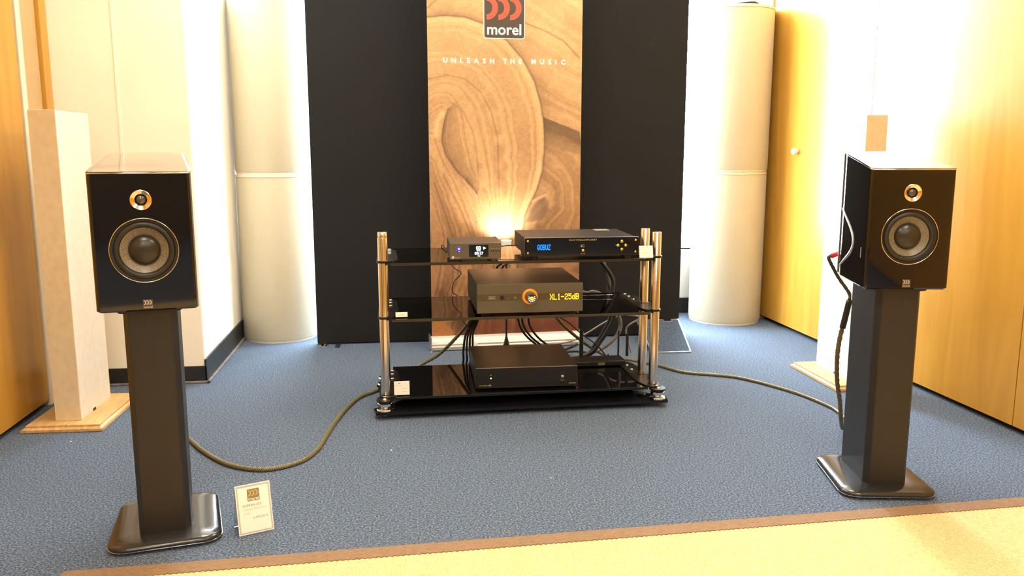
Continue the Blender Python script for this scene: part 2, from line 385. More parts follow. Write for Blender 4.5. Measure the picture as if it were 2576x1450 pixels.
# ================================================================== THE ROOM
def structure(o, label=None): return tag(o, label, None, None, 'structure')
WL, RX = -1.43, 2.18
def wall_r(y): return 2.18-0.0289*(y-2.731)          # right wall runs very slightly inwards
structure(obj('floor', box(-1.6, 2.6, -6.0, BACK+0.05, -0.05, 0.0), 'carpet'), 'blue flecked office carpet')
structure(obj('ceiling', box(-1.6, 2.6, -6.1, BACK+0.2, CEIL, CEIL+0.05), 'ceiling'), 'white ceiling')
structure(obj('wall_rear', box(-1.6, 2.6, -6.1, -6.0, 0, CEIL), 'rear_wall'), 'plain wall behind the listeners')
# left wall: wood veneer leaves
wl_ = structure(obj('wall_left', box(WL-0.15, WL-0.03, -6.0, 3.80, 0, CEIL), 'gap'), 'left wall of wood veneered leaves')
y = 3.50
k = 0
while y > -6.0:
    y2 = max(y-1.05, -6.0)
    obj('panel', box(WL-0.03, WL, y2+0.003, y-0.003, 0.022, CEIL, 0.002, seg=1), 'wood', wl_); y = y2
tag(obj('trim_1', box(WL-0.03, WL+0.006, 3.505, 3.545, 0.0, CEIL, 0.002, seg=1), 'strip_white'), 'white edge strip at the end of the left wood leaf', None, None, 'structure')
tag(obj('trim_2', box(WL-0.03, WL-0.004, 3.548, 3.705, 0.0, CEIL, 0.002, seg=1), 'beige_strip'), 'beige frame board beside the left wood leaf', None, None, 'structure')
tag(obj('trim_3', box(WL-0.03, WL+0.012, 3.708, 3.775, 0.0, CEIL, 0.002, seg=1), 'wood'), 'narrow wood moulding meeting the cream wall', None, None, 'structure')
# cream boxed-out wall / pillar
PX = -0.885; PY = 3.777
pil = structure(obj('wall_pillar', box(WL-0.03, PX, PY, BACK+0.05, 0, CEIL, 0.006), 'cream'), 'cream boxed-out wall section')
obj('joint_strip', box(-1.172, -1.160, PY-0.003, PY+0.001, 0.9, CEIL, 0.001), 'cream', pil)
bl = obj('baseboard_left', box(WL-0.02, PX+0.008, PY-0.008, PY, 0.0, 0.075, 0.002), 'base_black'); structure(bl, 'black baseboard under the cream wall')
obj('lip', box(WL-0.02, PX+0.022, PY-0.022, PY-0.008, 0.0, 0.010, 0.003), 'base_grey', bl)
bl2 = obj('baseboard_pillar', box(PX, PX+0.008, PY-0.008, BACK, 0.0, 0.105, 0.002), 'base_black'); structure(bl2, 'black baseboard along the pillar side')
obj('lip', box(PX+0.008, PX+0.022, PY-0.022, BACK, 0.0, 0.010, 0.003), 'base_grey', bl2)
# back wall with the window
x0, x1, z0, z1 = WIN
structure(obj('wall_back', box(-0.95, 2.4, BACK, BACK+0.14, 0, z0), 'white_wall'), 'white wall below the window')
structure(obj('wall_back_upper', box(-0.95, 2.4, BACK, BACK+0.14, z1, CEIL), 'white_wall'), 'white wall above the window')
structure(obj('wall_back_side', box(x1, 2.4, BACK, BACK+0.14, z0, z1), 'white_wall'), 'white wall beside the window')
structure(obj('baseboard_back', box(-0.9, 2.2, BACK-0.010, BACK, 0, 0.095, 0.002), 'base_black'), 'black baseboard under the window')
w = structure(obj('window_1', box(x0, x1, BACK-0.03, BACK+0.13, z0-0.02, z0, 0.004), 'win_frame'), 'wide bright window behind the black screen')
for a, b_ in ((x0, x0+0.05), (0.08, 0.14), (1.06, 1.12), (x1-0.05, x1)):
    obj('frame_post', box(a, b_, BACK+0.05, BACK+0.10, z0, z1, 0.004), 'win_frame', w)
for a, b_ in ((z0, z0+0.05), (z1-0.05, z1)):
    obj('frame_rail', box(x0, x1, BACK+0.055, BACK+0.095, a, b_, 0.004), 'win_frame', w)
for a, b_ in ((x0+0.05, 0.08), (0.14, 1.06), (1.12, x1-0.05)):
    obj('pane', box(a, b_, BACK+0.070, BACK+0.076, z0+0.05, z1-0.05), 'window_glass', w)
# right wall: veneered leaves with a dark gap at the floor
wr = structure(obj('wall_right', loft([[(wall_r(-6)+0.03, -6, z), (wall_r(-6)+0.2, -6, z), (wall_r(5.2)+0.2, 5.2, z), (wall_r(5.2)+0.03, 5.2, z)] for z in (0, CEIL)]), 'gap'), 'right wall of wood veneered leaves')
def leaf(ya, yb, m='wood', name='panel', dx=0.0, z0=0.024):
    pts = [(wall_r(ya)-dx, ya+0.0025), (wall_r(ya)+0.03, ya+0.0025), (wall_r(yb)+0.03, yb-0.0025), (wall_r(yb)-dx, yb-0.0025)]
    return obj(name, prism(pts, z0, CEIL-0.001), m, wr)
ys = [4.815, 3.768, 2.722, 1.676, 0.63, -0.416, -1.462, -2.508, -3.554, -4.6, -5.646, -6.0]
for a, b_ in zip(ys[1:], ys[:-1]): leaf(a, b_)
leaf(4.818, BACK, 'beige_strip', 'frame_board', 0.012, 0.0)
kb = lathe([(0.0, 0.0), (0.010, 0.0), (0.010, 0.012), (0.017, 0.016), (0.019, 0.026), (0.014, 0.033), (0.0, 0.035)], 20, 'X')
ko = obj('door_knob', kb, 'lamp_white', wr, True, loc=(wall_r(4.455), 4.455, 1.0), rot=(0, R(180), 0))

# ceiling luminaires (out of view, they light the room)
def ceiling_light(x, y, label):
    t = thing('ceiling_light', label, 'ceiling light', (x, y, CEIL), group='ceiling light panels')
    fb = bmesh.new()
    for a in ((-0.31, 0.31, -0.31, -0.29), (-0.31, 0.31, 0.29, 0.31), (-0.31, -0.29, -0.29, 0.29), (0.29, 0.31, -0.29, 0.29)):
        box(a[0], a[1], a[2], a[3], -0.03, 0.0, bm=fb)
    obj('frame', fb, 'lamp_white', t)
    obj('diffuser', box(-0.29, 0.29, -0.29, 0.29, -0.022, -0.012), 'diffuser', t)
for x in (-0.45, 1.25):
    for y in (-4.6, -2.9, -1.2, 0.9, 3.2): ceiling_light(x, y, 'square warm white ceiling light panel')

# ================================================================== BLACK SCREEN, BANNER, TRAPS, ABSORBERS
scr = thing('display_screen', 'tall black fabric display screen behind the banner', 'display screen', (0.51, 4.44, 0))
obj('fabric_panel', box(-0.976, 0.978, 0.0, 0.045, 0.006, 2.3, 0.006), 'black_fabric', scr)
hb = box(-0.966, -0.930, -0.010, -0.003, 0.004, 0.012, 0.001)
obj('hinge_plate', box(-0.968, -0.925, -0.055, 0.002, 0.001, 0.005, 0.001), 'chrome', scr)
for (a, b_) in ((-0.958, -0.030), (-0.936, -0.012), (-0.936, -0.046)):
    obj('rivet', lathe([(0.0045, 0.005), (0.0045, 0.007), (0.0, 0.009)], 10, center=(a, b_, 0)), 'chrome', scr)
hb.free()
obj('foot_strap', box(-0.880, -0.856, -0.075, 0.004, 0.001, 0.006, 0.001), 'base_black', scr)

# --- roll-up banner
BA, BB = Vector((0.127, 4.278, 0)), Vector((0.900, 4.324, 0)); BW = (BB-BA).length; BYAW = math.atan2(BB.y-BA.y, BB.x-BA.x)
ban = thing('banner_stand', 'roll-up banner printed with swirling tan and brown bands', 'banner', tuple((BA+BB)/2), BYAW)
hw = BW/2
# the print: bands following a few traced curves, colour per vertex (it is a flat printed picture)
def c1(*p): return [(1060+x/3.021, y/3.021) for x, y in p]
def c2(*p): return [(1060+x/2.9, 420+y/2.9) for x, y in p]
OUT = c1((-60,150),(45,130),(190,118),(330,130),(470,180),(650,310),(770,450),(860,620),(910,800),(935,960),(935,1150),(920,1300),(875,1450))+c2((850,150),(790,270),(755,350),(745,440),(700,600),(690,900),(690,1300))
CV = [(0.0, OUT),
      (0.16, c1((45,330),(300,330),(500,430),(640,600),(740,850),(780,1100),(775,1450))+c2((745,150),(690,400),(640,700))),
      (0.35, c1((55,600),(200,570),(330,600),(450,700),(530,850),(580,1050),(590,1250),(590,1450))+c2((565,100),(570,300),(575,450),(580,700),(560,1250))),
      (0.50, c1((60,690),(130,650),(250,680),(340,800),(390,1000),(420,1150),(430,1300),(425,1450))+c2((410,100),(440,250),(490,400),(530,500),(480,900),(380,1250))),
      (0.66, c1((62,800),(110,740),(190,760),(240,830),(230,950),(220,1080),(300,1290),(400,1430))+c2((360,70),(430,200),(500,380))),
      (0.80, c1((75,960),(105,860),(160,830),(180,900),(160,1000),(155,1080),(190,1190),(270,1310))+c2((250,40),(330,170),(430,400),(440,700),(250,1250))),
      (0.93, c1((70,1050),(110,1180),(180,1330),(240,1450))+c2((200,100),(290,320),(370,520),(350,800),(150,1250))),
      (1.10, c1((65,1250),(100,1400))+c2((95,120),(170,330),(230,520),(200,800),(80,1150))),
      (1.25, c2((62,230),(100,400),(130,520),(90,800),(60,1000)))]
CB = [(0.0, c1((480,-40),(800,180),(950,240),(1080,310),(1200,440))), (-0.2, c1((800,-100),(1000,60),(1200,220))),
      (0.2, c1((650,310),(800,420),(950,560),(1100,700),(1220,760))), (0.5, c1((925,890),(1050,940),(1200,1000))),
      (0.65, c1((940,1050),(1080,1090),(1200,1180))), (0.85, c1((930,1210),(1050,1290),(1130,1450))+c2((1080,150),(1090,330),(980,440))),
      (1.05, c1((920,1310),(1000,1380),(1040,1450))+c2((990,120),(1000,300),(880,420))), (0.7, c1((1100,1190),(1190,1330))+c2((1135,150),(1150,500)))]
def dens(poly, step=6.0):
    out = []
    for (a, b), (c, d) in zip(poly[:-1], poly[1:]):
        n = max(1, int(math.hypot(c-a, d-b)/step)); out += [(a+(c-a)*i/n, b+(d-b)*i/n) for i in range(n)]
    out.append(poly[-1]); return np.array(out)
def idw(X, Y, curves):
    num = np.zeros_like(X); den = np.zeros_like(X)
    for val, poly in curves:
        P = dens(poly, 8.0)
        d2 = np.full_like(X, 1e12)
        for a, b in P: d2 = np.minimum(d2, (X-a)**2+(Y-b)**2)
        w_ = 1.0/(d2+4.0)**1.15; num += val*w_; den += w_
    return num/den
def dpoly(X, Y, poly):
    d = np.full_like(X, 1e9)
    for (a, b), (c, e) in zip(poly[:-1], poly[1:]):
        vx, vy = c-a, e-b; t = np.clip(((X-a)*vx+(Y-b)*vy)/(vx*vx+vy*vy+1e-9), 0, 1)
        d = np.minimum(d, np.hypot(X-a-t*vx, Y-b-t*vy))
    return d
def inside(X, Y, poly):
    r = np.zeros(X.shape, bool); n = len(poly)
    for i in range(n):
        (a, b), (c, d) = poly[i], poly[(i+1) % n]
        if b == d: continue
        r ^= ((b > Y) != (d > Y)) & (X < (c-a)*(Y-b)/(d-b)+a)
    return r
def vnoise(X, Y, s, seed):
    rs = np.random.RandomState(seed); G = rs.rand(97, 97)
    x = X/s; y_ = Y/s; xi = np.floor(x).astype(int); yi = np.floor(y_).astype(int); fx = x-xi; fy = y_-yi
    fx = fx*fx*(3-2*fx); fy = fy*fy*(3-2*fy); g = lambda i, j: G[i % 97, j % 97]
    return (g(xi, yi)*(1-fx)+g(xi+1, yi)*fx)*(1-fy)+(g(xi, yi+1)*(1-fx)+g(xi+1, yi+1)*fx)*fy
NX, NZ = 220, 520
ZB0, ZB1 = 0.062, 2.02
us = np.linspace(0, 1, NX); zs = np.linspace(ZB0, ZB1, NZ); UU, ZZ = np.meshgrid(us, zs)
WXc = BA.x+(BB.x-BA.x)*UU; WYc = BA.y+(BB.y-BA.y)*UU
PXc, PYc = np.vectorize(proj)(WXc, WYc, ZZ)
n1 = vnoise(PXc, PYc, 22, 1); n2 = vnoise(PXc, PYc, 7, 2); n3 = vnoise(PXc, PYc, 60, 3)
poly_in = OUT+[(900, 1100), (900, 40)]
ins = inside(PXc, PYc, poly_in)
fa = idw(PXc, PYc, CV); fb_ = idw(PXc, PYc, CB)
def stripes(f, k, ph): return 0.5+0.5*np.sin(f*k+ph)
wob = (n1-0.5)*0.03
sa = 0.55*stripes(fa+wob, 62, 0.3)+0.30*stripes(fa+wob, 150, 1.1)+0.15*n2
sb = 0.55*stripes(fb_+wob, 40, 0.3)+0.30*stripes(fb_+wob, 130, 1.1)+0.15*n2
def C(*c): return np.array(lin(c))
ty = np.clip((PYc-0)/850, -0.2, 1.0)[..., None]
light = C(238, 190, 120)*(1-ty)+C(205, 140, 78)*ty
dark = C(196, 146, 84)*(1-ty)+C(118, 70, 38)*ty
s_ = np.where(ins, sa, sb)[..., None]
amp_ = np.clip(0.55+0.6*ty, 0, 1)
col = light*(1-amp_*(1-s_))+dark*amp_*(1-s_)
# folds (printed picture tones)
def shade(colr, dmask, target, k): return colr*(1-k*dmask[..., None])+np.array(target)*k*dmask[..., None]
do = dpoly(PXc, PYc, OUT)
col = shade(col, np.exp(-(do/2.2)**2), C(92, 62, 40), 0.75)
col = shade(col, np.exp(-do/26)*(~ins), C(120, 84, 56), 0.55)
col = shade(col, np.exp(-((do-9)/7)**2)*ins, C(245, 205, 135), 0.35)
W1 = c1((925,890),(1050,940),(1200,1000),(1230,1180),(1100,1150),(940,1205))
wd = inside(PXc, PYc, W1).astype(float)*np.clip(1.15-(dpoly(PXc, PYc, c1((925,890),(1050,940),(1200,1000)))/75), 0, 1)
col = shade(col, wd, C(74, 52, 36), 0.72)
EYE = c1((200,830),(175,920),(160,1000),(155,1075),(185,1180),(260,1290),(400,1440))+c2((330,90),(410,200))
de = dpoly(PXc, PYc, EYE)
side = inside(PXc, PYc, EYE+c1((520,1100),(480,800),(330,700)))
col = shade(col, np.exp(-de/22)*side, C(96, 66, 44), 0.6)
col = shade(col, np.exp(-(de/2.0)**2), C(84, 54, 36), 0.65)
cres = dpoly(PXc, PYc, c1((110,1030),(120,930),(160,860)))
col = shade(col, np.exp(-(cres/7)**2), C(252, 216, 140), 0.6)
for q, k_, wdt in ((c1((45,60),(110,0)), 0.5, 2), (CB[0][1], 0.6, 2), (c1((55,600),(200,570),(330,600),(450,700),(530,850),(580,1050),(590,1450))+c2((565,100),(570,300),(575,450)), 0.45, 2.0),
                   (c1((230,780),(320,850),(390,1000),(420,1150),(430,1300)), 0.4, 1.6), (c2((95,120),(170,330),(230,520)), 0.5, 2.2), (c2((160,60),(290,320),(370,520)), 0.5, 2.5)):
    col = shade(col, np.exp(-(dpoly(PXc, PYc, q)/wdt)**2), C(90, 60, 36), k_)
DROP = c2((760,400),(800,300),(850,235),(905,205),(930,260),(930,320),(880,385),(800,410))
dd = dpoly(PXc, PYc, DROP+[DROP[0]])
col = shade(col, np.clip(inside(PXc, PYc, DROP)*(0.5+dd/14), 0, 1), C(84, 62, 44), 0.7)
col = shade(col, np.exp(-(dpoly(PXc, PYc, c2((815,250),(905,205)))/3)**2), C(236, 170, 120), 0.7)
# lower rust area and the orange patch
low = np.clip((PYc-770)/50, 0, 1)*np.clip((PXc-1135)/45, 0, 1)
col = shade(col, low, C(150, 66, 30), 0.75)
pat = np.clip((PYc-798)/14, 0, 1)*np.clip((1128+(PYc-800)*0.35+18*(n1-0.5)-PXc)/10, 0, 1)
col = shade(col, pat, C(238, 150, 36), 0.85)
br = np.exp(-(dpoly(PXc, PYc, [(1110, 740), (1150, 790), (1175, 850)])/16)**2)
col = shade(col, br, C(96, 58, 36), 0.6)
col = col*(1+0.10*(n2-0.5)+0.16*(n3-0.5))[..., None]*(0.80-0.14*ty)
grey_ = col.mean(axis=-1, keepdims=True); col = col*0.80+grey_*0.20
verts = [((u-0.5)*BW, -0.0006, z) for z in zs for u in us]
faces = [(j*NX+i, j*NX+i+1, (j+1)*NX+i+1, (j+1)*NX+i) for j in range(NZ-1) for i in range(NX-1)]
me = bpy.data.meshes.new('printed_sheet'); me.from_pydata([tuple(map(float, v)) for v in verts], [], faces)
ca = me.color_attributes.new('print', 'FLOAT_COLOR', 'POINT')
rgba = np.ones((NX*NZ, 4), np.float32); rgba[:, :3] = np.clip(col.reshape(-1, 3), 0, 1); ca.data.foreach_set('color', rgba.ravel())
pm = bpy.data.materials.new('banner_print'); pm.use_nodes = True; n = pm.node_tree.nodes; l = pm.node_tree.links; b = n['Principled BSDF']
at = n.new('ShaderNodeAttribute'); at.attribute_name = 'print'
tc = n.new('ShaderNodeTexCoord'); t = n.new('ShaderNodeTexNoise'); t.inputs['Scale'].default_value = 330; t.inputs['Detail'].default_value = 3; l.new(tc.outputs['Object'], t.inputs[0])
mr = n.new('ShaderNodeMapRange'); mr.inputs[1].default_value = 0.3; mr.inputs[2].default_value = 0.7; mr.inputs[3].default_value = 0.72; mr.inputs[4].default_value = 1.28; l.new(t.outputs[0], mr.inputs[0])
vm = n.new('ShaderNodeVectorMath'); vm.operation = 'SCALE'; l.new(at.outputs['Color'], vm.inputs[0]); l.new(mr.outputs[0], vm.inputs['Scale']); l.new(vm.outputs[0], b.inputs['Base Color'])
b.inputs['Roughness'].default_value = 0.55
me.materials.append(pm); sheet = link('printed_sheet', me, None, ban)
obj('sheet_back', box(-hw, hw, 0.0, 0.0012, ZB0, ZB1), 'print_white', ban)
# base cassette
cas = []
for xx in (-hw-0.006, hw+0.006):
    cas.append([(xx, y_, z_) for y_, z_ in ((-0.060, 0.004), (-0.062, 0.020), (-0.058, 0.026), (-0.058, 0.034), (-0.050, 0.046), (-0.030, 0.060), (-0.004, 0.066), (0.03, 0.060), (0.05, 0.03), (0.05, 0.004))])
obj('base_cassette', loft(cas), 'alu_white', ban)
for sx in (-1, 1):
    ec = obj('end_cap', box(sx*(hw+0.006)-(0.007 if sx < 0 else 0), sx*(hw+0.006)+(0.007 if sx > 0 else 0), -0.064, 0.052, 0.003, 0.070, 0.003), 'alu', ban)
    obj('screw', lathe([(0.004, 0), (0.004, 0.003), (0.0, 0.0035)], 10, 'X', center=(sx*(hw+0.013), 0.0, 0.05)), 'black_metal', ec)
obj('top_rail', box(-hw, hw, -0.008, 0.010, ZB1-0.015, ZB1+0.012, 0.003), 'alu', ban)
obj('support_pole', lathe([(0.008, 0.06), (0.008, ZB1)], 12, center=(0, 0.025, 0)), 'alu', ban)
# printed logo and slogan
def bx_(px, py):
    p = Vector((0, 0, CAMH)); d = ray(px, py); nrm = Vector((-math.sin(BYAW), math.cos(BYAW), 0)); q = p+d*((BA-p).dot(nrm)/d.dot(nrm))
    return (q-(BA+BB)/2).dot(Vector((math.cos(BYAW), math.sin(BYAW), 0))), q.z
lx, lz = bx_(1268.5, 46)
LW = bx_(1321, 50)[0]-bx_(1217, 50)[0]; lz_b = bx_(1268, 98)[1]; lcz = lz_b+LW*0.54
lg = obj('logo_plate', prism(rrect(-LW/2, LW/2, -LW*0.54, LW*0.54, LW*0.06), 0, 0.0004), 'print_white', ban, loc=(lx, -0.0008, lcz), rot=(R(90), 0, 0))
obj('logo_field', prism(rrect(-LW/2*0.965, LW/2*0.965, -LW*0.52, LW*0.52, LW*0.05), 0, 0.0004), 'print_dark', lg, loc=(0, 0, 0.0004))
logo_arcs('logo_arcs', LW*0.285, 'print_red', lg, (0, LW*0.17, 0.0008), (0, 0, 0), 0.0002)
text('logo_word', 'morel', LW*0.355, 'print_white', lg, (0, -LW*0.335, 0.0009), (0, 0, 0), off=LW*0.006, ext=0.0002)
for ch, cx_ in zip('UNLEASHTHEMUSIC', (182, 245, 304, 358, 418, 478, 538, 636, 692, 750, 853, 917, 975, 1022, 1078)):
    q_ = bx_(1060+cx_/3.021, 152.3+(cx_-182)*0.0057)
    text('slogan_letter', ch, 0.0325, 'print_white', ban, (q_[0], -0.0009, q_[1]), off=0.0014, ext=0.0002)

# --- tube traps (two stacked drums each side)
def trap(x, y, r, z0, z1, label, ring_top=True, ring_bot=True):
    t = thing('bass_trap', label, 'bass trap', (x, y, z0))
    h = z1-z0; seg = 144; rings = []
    for z in (0.008, 0.02, h-0.02, h-0.008):
        rr = r-0.004 if z in (0.008, h-0.008) else r
        rings.append([((rr+(0.0006 if k % 2 else 0.0))*math.cos(2*math.pi*k/seg), (rr+(0.0006 if k % 2 else 0.0))*math.sin(2*math.pi*k/seg), z) for k in range(seg)])
    obj('fabric_cover', loft(rings, False, False), 'trap', t, 60)
    obj('end_disc', lathe([(0, 0.0), (r-0.004, 0.0), (r-0.003, 0.008), (0, 0.008)], 64), 'trap_ring', t)
    obj('end_disc', lathe([(0, h-0.008), (r-0.003, h-0.008), (r-0.004, h), (0, h)], 64), 'trap_ring', t)
    if ring_top: obj('rim_band', lathe([(r+0.0007, h-0.016), (r+0.002, h-0.015), (r+0.002, h-0.004), (r-0.003, h-0.003), (r-0.003, h-0.016)], 96, caps=False), 'trap_ring', t, 50)
    return t
TLx, TLy = -0.684, 4.690; TRx, TRy = 1.895, 4.830
trap(TLx, TLy, 0.196, 0.0, 0.885, 'lower beige fabric drum standing between pillar and black screen')
trap(TLx, TLy, 0.1965, 0.885, 1.79, 'upper beige fabric drum stacked between pillar and black screen')
trap(TRx, TRy, 0.208, 0.0, 0.885, 'lower beige fabric drum standing against the wood-panelled wall corner')
trap(TRx, TRy, 0.212, 0.885, 1.795, 'upper beige fabric drum under the black cushion by the wood wall')
# dark thin cushion / mat lying on the right drum
hp = bmesh.new()
obj_h = thing('seat_cushion', 'thin black pad lying on the tall drum by the wood wall', 'cushion', (TRx-0.015, TRy-0.05, 1.7955))
rings = []
for s_r, z in ((0.86, 0.000), (1.0, 0.010), (0.98, 0.022), (0.8, 0.034)):
    rings.append([(0.125*s_r*math.cos(a), 0.10*s_r*math.sin(a), z*(0.55+0.45*math.cos(a))+0.0) for a in [2*math.pi*k/32 for k in range(32)]])
hp.free()
obj('pad', loft(rings), 'black_fabric', obj_h, 60)
obj('seam_piping', loft([[(0.126*math.cos(a)*s_, 0.101*math.sin(a)*s_, 0.010*(0.55+0.45*math.cos(a))+dz) for a in [2*math.pi*k/32 for k in range(32)]] for s_, dz in ((0.99, -0.003), (1.012, 0.0), (0.99, 0.003))], False, False), 'base_black', obj_h, 60)

# --- free-standing absorber panels on wooden plinths
def absorber(name_label, c, rz, mirror):
    t = thing('acoustic_panel', name_label, 'acoustic panel', c, rz)
    w_, d_, h_ = 0.092, 0.300, 1.155
    core = obj('panel_core', box(-w_/2+0.003, w_/2-0.003, -d_/2+0.003, d_/2-0.003, 0.024, h_-0.003), 'linen_white', t)
    obj('edge_cover', box(-w_/2, w_/2, -d_/2, -d_/2+0.004, 0.024, h_, 0.0015), 'linen_beige', t)
    obj('edge_cover', box(-w_/2, w_/2, d_/2-0.004, d_/2, 0.024, h_, 0.0015), 'linen_beige', t)
    for s in (-1, 1):
        obj('side_cover', box(s*w_/2-(0.003 if s > 0 else 0), s*w_/2+(0.003 if s < 0 else 0), -d_/2+0.004, d_/2-0.004, 0.024, h_, 0.001), 'linen_white', t)
    obj('top_cover', box(-w_/2, w_/2, -d_/2+0.004, d_/2-0.004, h_-0.003, h_, 0.001), 'linen_beige', t)
    s = 1 if not mirror else -1
    pl = box(-0.142, 0.142, -0.215, 0.215, 0.002, 0.024)
    bmesh.ops.bevel(pl, geom=[e for e in pl.edges if all(v.co.z > 0.02 for v in e.verts)], offset=0.012, segments=3, affect='EDGES')
    obj('plinth', pl, 'oak', t, 30)
    obj('tag', box(s*(w_/2)-0.0005, s*(w_/2)+0.002, -0.035, -0.012, 0.024, 0.034), 'black_plastic', t)
absorber('slim linen acoustic panel on oak plinth beside the cream wall', (-1.247, 3.360, 0), R(-1.5), False)
absorber('slim linen acoustic panel on oak plinth against the right wood wall', (1.937, 3.497, 0), R(0.5), True)

# ================================================================== SPEAKERS AND STANDS
SD = 0.300
def half_w(y):
    t = max(0.0, min(1.0, y/SD)); return 0.1172-0.0215*t**1.1
def sp_outline():
    """closed outline, counter-clockwise, starting at the front-left end of the flat front"""
    p = [(-0.108, 0.0), (0.108, 0.0)]
    side = [(0.1135, 0.0018), (0.1165, 0.006)]
    for k in range(1, 15):
        y = 0.006+(SD-0.034-0.006)*k/14; side.append((half_w(y), y))
    wb = half_w(SD)
    side += [(wb-0.001, SD-0.022), (wb-0.006, SD-0.011), (wb-0.015, SD-0.004), (wb-0.028, SD-0.0005), (wb-0.045, SD)]
    p += side+[(-x, y) for x, y in side[::-1]]
    return p
SO = sp_outline()
def top_z(y): return 0.342+0.044*(y/SD)**0.9
def speaker(label, c, rz):
    t = thing('bookshelf_speaker', label, 'loudspeaker', c, rz, 'pair of bookshelf speakers')
    def ring(ins_, zf):
        out = []
        for x, y in SO:
            k = 1-ins_/0.117; yy = ins_+(y)*(1-2*ins_/SD) if ins_ else y
            out.append((x*k, yy, zf(y)))
        return out
    rings = [ring(0.006, lambda y: 0.0), ring(0.0, lambda y: 0.005), ring(0.0, lambda y: top_z(y)-0.004)]
    cab = loft(rings, True, False, skip=None)
    # remove the flat front quad between the last two rings: baffle fills it
    cab.faces.ensure_lookup_table()
    dl = [f for f in cab.faces if all(abs(v.co.y) < 1e-6 for v in f.verts) and len(f.verts) == 4]
    bmesh.ops.delete(cab, geom=dl, context='FACES_ONLY')
    obj('cabinet', cab, 'piano', t, 30)
    zt = top_z(0)-0.004
    obj('baffle', holes_plate([(-0.108, 0.005), (0.108, 0.005), (0.108, zt), (-0.108, zt)], [circ(0, 0.151, 0.0775, 56), circ(0, 0.274, 0.0225, 36)], 0.0), 'piano', t)
    tp = loft([ring(0.0, lambda y: top_z(y)-0.004), ring(0.0005, lambda y: top_z(y)-0.001), ring(0.0025, top_z), ring(0.010, top_z)], False, True)
    top = obj('top_plate', tp, 'speaker_top', t, 30)
    tr = loft([ring(-0.0008, lambda y: top_z(y)-0.0048), ring(-0.0012, lambda y: top_z(y)-0.0034), ring(-0.0008, lambda y: top_z(y)-0.0022)], False, False)
    obj('chrome_line', tr, 'chrome', top, 60)
    # woofer
    wf = obj('woofer', lathe([(0.0775, 0.0), (0.0775, 0.004), (0.071, 0.0045), (0.0705, 0.008), (0.054, 0.012)], 56, 'Y', center=(0, 0, 0.151), caps=False), 'rubber', t, 35)
    obj('trim_ring', lathe([(0.0772, 0.001), (0.0775, -0.0018), (0.0785, -0.0026), (0.0795, -0.0018), (0.0798, 0.001)], 72, 'Y', center=(0, 0, 0.151), caps=False), 'gold_ring', wf, 80)
    sr = [(0.0705-0.0145*(1-math.cos(math.pi*k/10))/2, 0.005-0.0075*math.sin(math.pi*k/10)) for k in range(11)]
    obj('surround', lathe(sr, 56, 'Y', center=(0, 0, 0.151), caps=False), 'rubber', wf, 80)
    obj('cone', lathe([(0.0562, 0.005), (0.050, 0.0085), (0.036, 0.0155)], 56, 'Y', center=(0, 0, 0.151), caps=False), 'cone', wf, 80)
    dc = [(0.0375*math.sin(R(90-9*k)), 0.016-0.019*math.sin(R(9*k))) for k in range(10)]+[(0.0, -0.003)]
    obj('dust_cap', lathe(dc, 48, 'Y', center=(0, 0, 0.151), caps=False), 'dustcap', wf, 80)
    # tweeter
    tw = obj('tweeter', lathe([(0.0245, 0.001), (0.0245, -0.0016), (0.0232, -0.0024), (0.0145, 0.0030), (0.0138, 0.007)], 48, 'Y', center=(0, 0, 0.274), caps=False), 'gold_ring', t, 40)
    obj('dome_surround', lathe([(0.0140, 0.0065), (0.0125, 0.0045), (0.0110, 0.0062)], 36, 'Y', center=(0, 0, 0.274), caps=False), 'rubber', tw, 80)
    dm = [(0.0112*math.sin(R(90-10*k)), 0.0065-0.0075*math.sin(R(10*k))) for k in range(9)]+[(0.0, -0.001)]
    obj('dome', lathe(dm, 32, 'Y', center=(0, 0, 0.274), caps=False), 'dome', tw, 80)
    # badge
    bd = obj('badge', box(-0.0115, 0.0115, -0.0022, 0.0, 0.0065, 0.0295, 0.0006), 'print_dark', t)
    logo_arcs('badge_arcs', 0.0062, 'silver_print', bd, (0, -0.0022, 0.0222), ext=0.0003)
    text('badge_word', 'morel', 0.0088, 'silver_print', bd, (0, -0.0023, 0.0110), off=0.0001, ext=0.0003)
    # side accents: silver swoosh + rear edge strips
    for s in (-1, 1):
        pts = []
        for k in range(25):
            u = k/24; z = 0.212-0.182*u
            yy = SD-0.034-0.135*math.sin(math.pi*min(1, u))**1.25
            pts.append((yy, z, 0.0016+0.0052*math.sin(math.pi*(0.12+0.76*u))))
        bmr = bmesh.new(); A = []; B = []
        for i, (yy, z, hw_) in enumerate(pts):
            a = pts[max(0, i-1)]; c_ = pts[min(24, i+1)]; tx, tz = c_[0]-a[0], c_[1]-a[1]; L = math.hypot(tx, tz); nx, nz = -tz/L, tx/L
            row = []
            for q, off in ((-1, 0.0006), (-0.5, 0.0022), (0.5, 0.0022), (1, 0.0006)):
                y1, z1_ = yy+nx*hw_*q, z+nz*hw_*q; row.append(bmr.verts.new((s*(half_w(y1)+off), y1, z1_)))
            A.append(row)
        for r0, r1 in zip(A[:-1], A[1:]):
            for q in range(3): bmr.faces.new((r0[q], r0[q+1], r1[q+1], r1[q]))
        obj('side_accent', bmr, 'alu', t, 60)
        wb = half_w(SD)-0.006
        obj('rear_edge_strip', loft([[(s*(wb-0.006), SD-0.014, z), (s*(wb+0.0080), SD-0.016, z), (s*(wb+0.0050), SD-0.003, z), (s*(wb-0.009), SD+0.002, z)] for z in (0.008, top_z(SD)-0.006)]), 'alu', t)
        obj('port_slot', box(s*half_w(0.05)-0.001, s*half_w(0.05)+0.001, 0.048, 0.0505, 0.085, 0.115), 'alu', t)
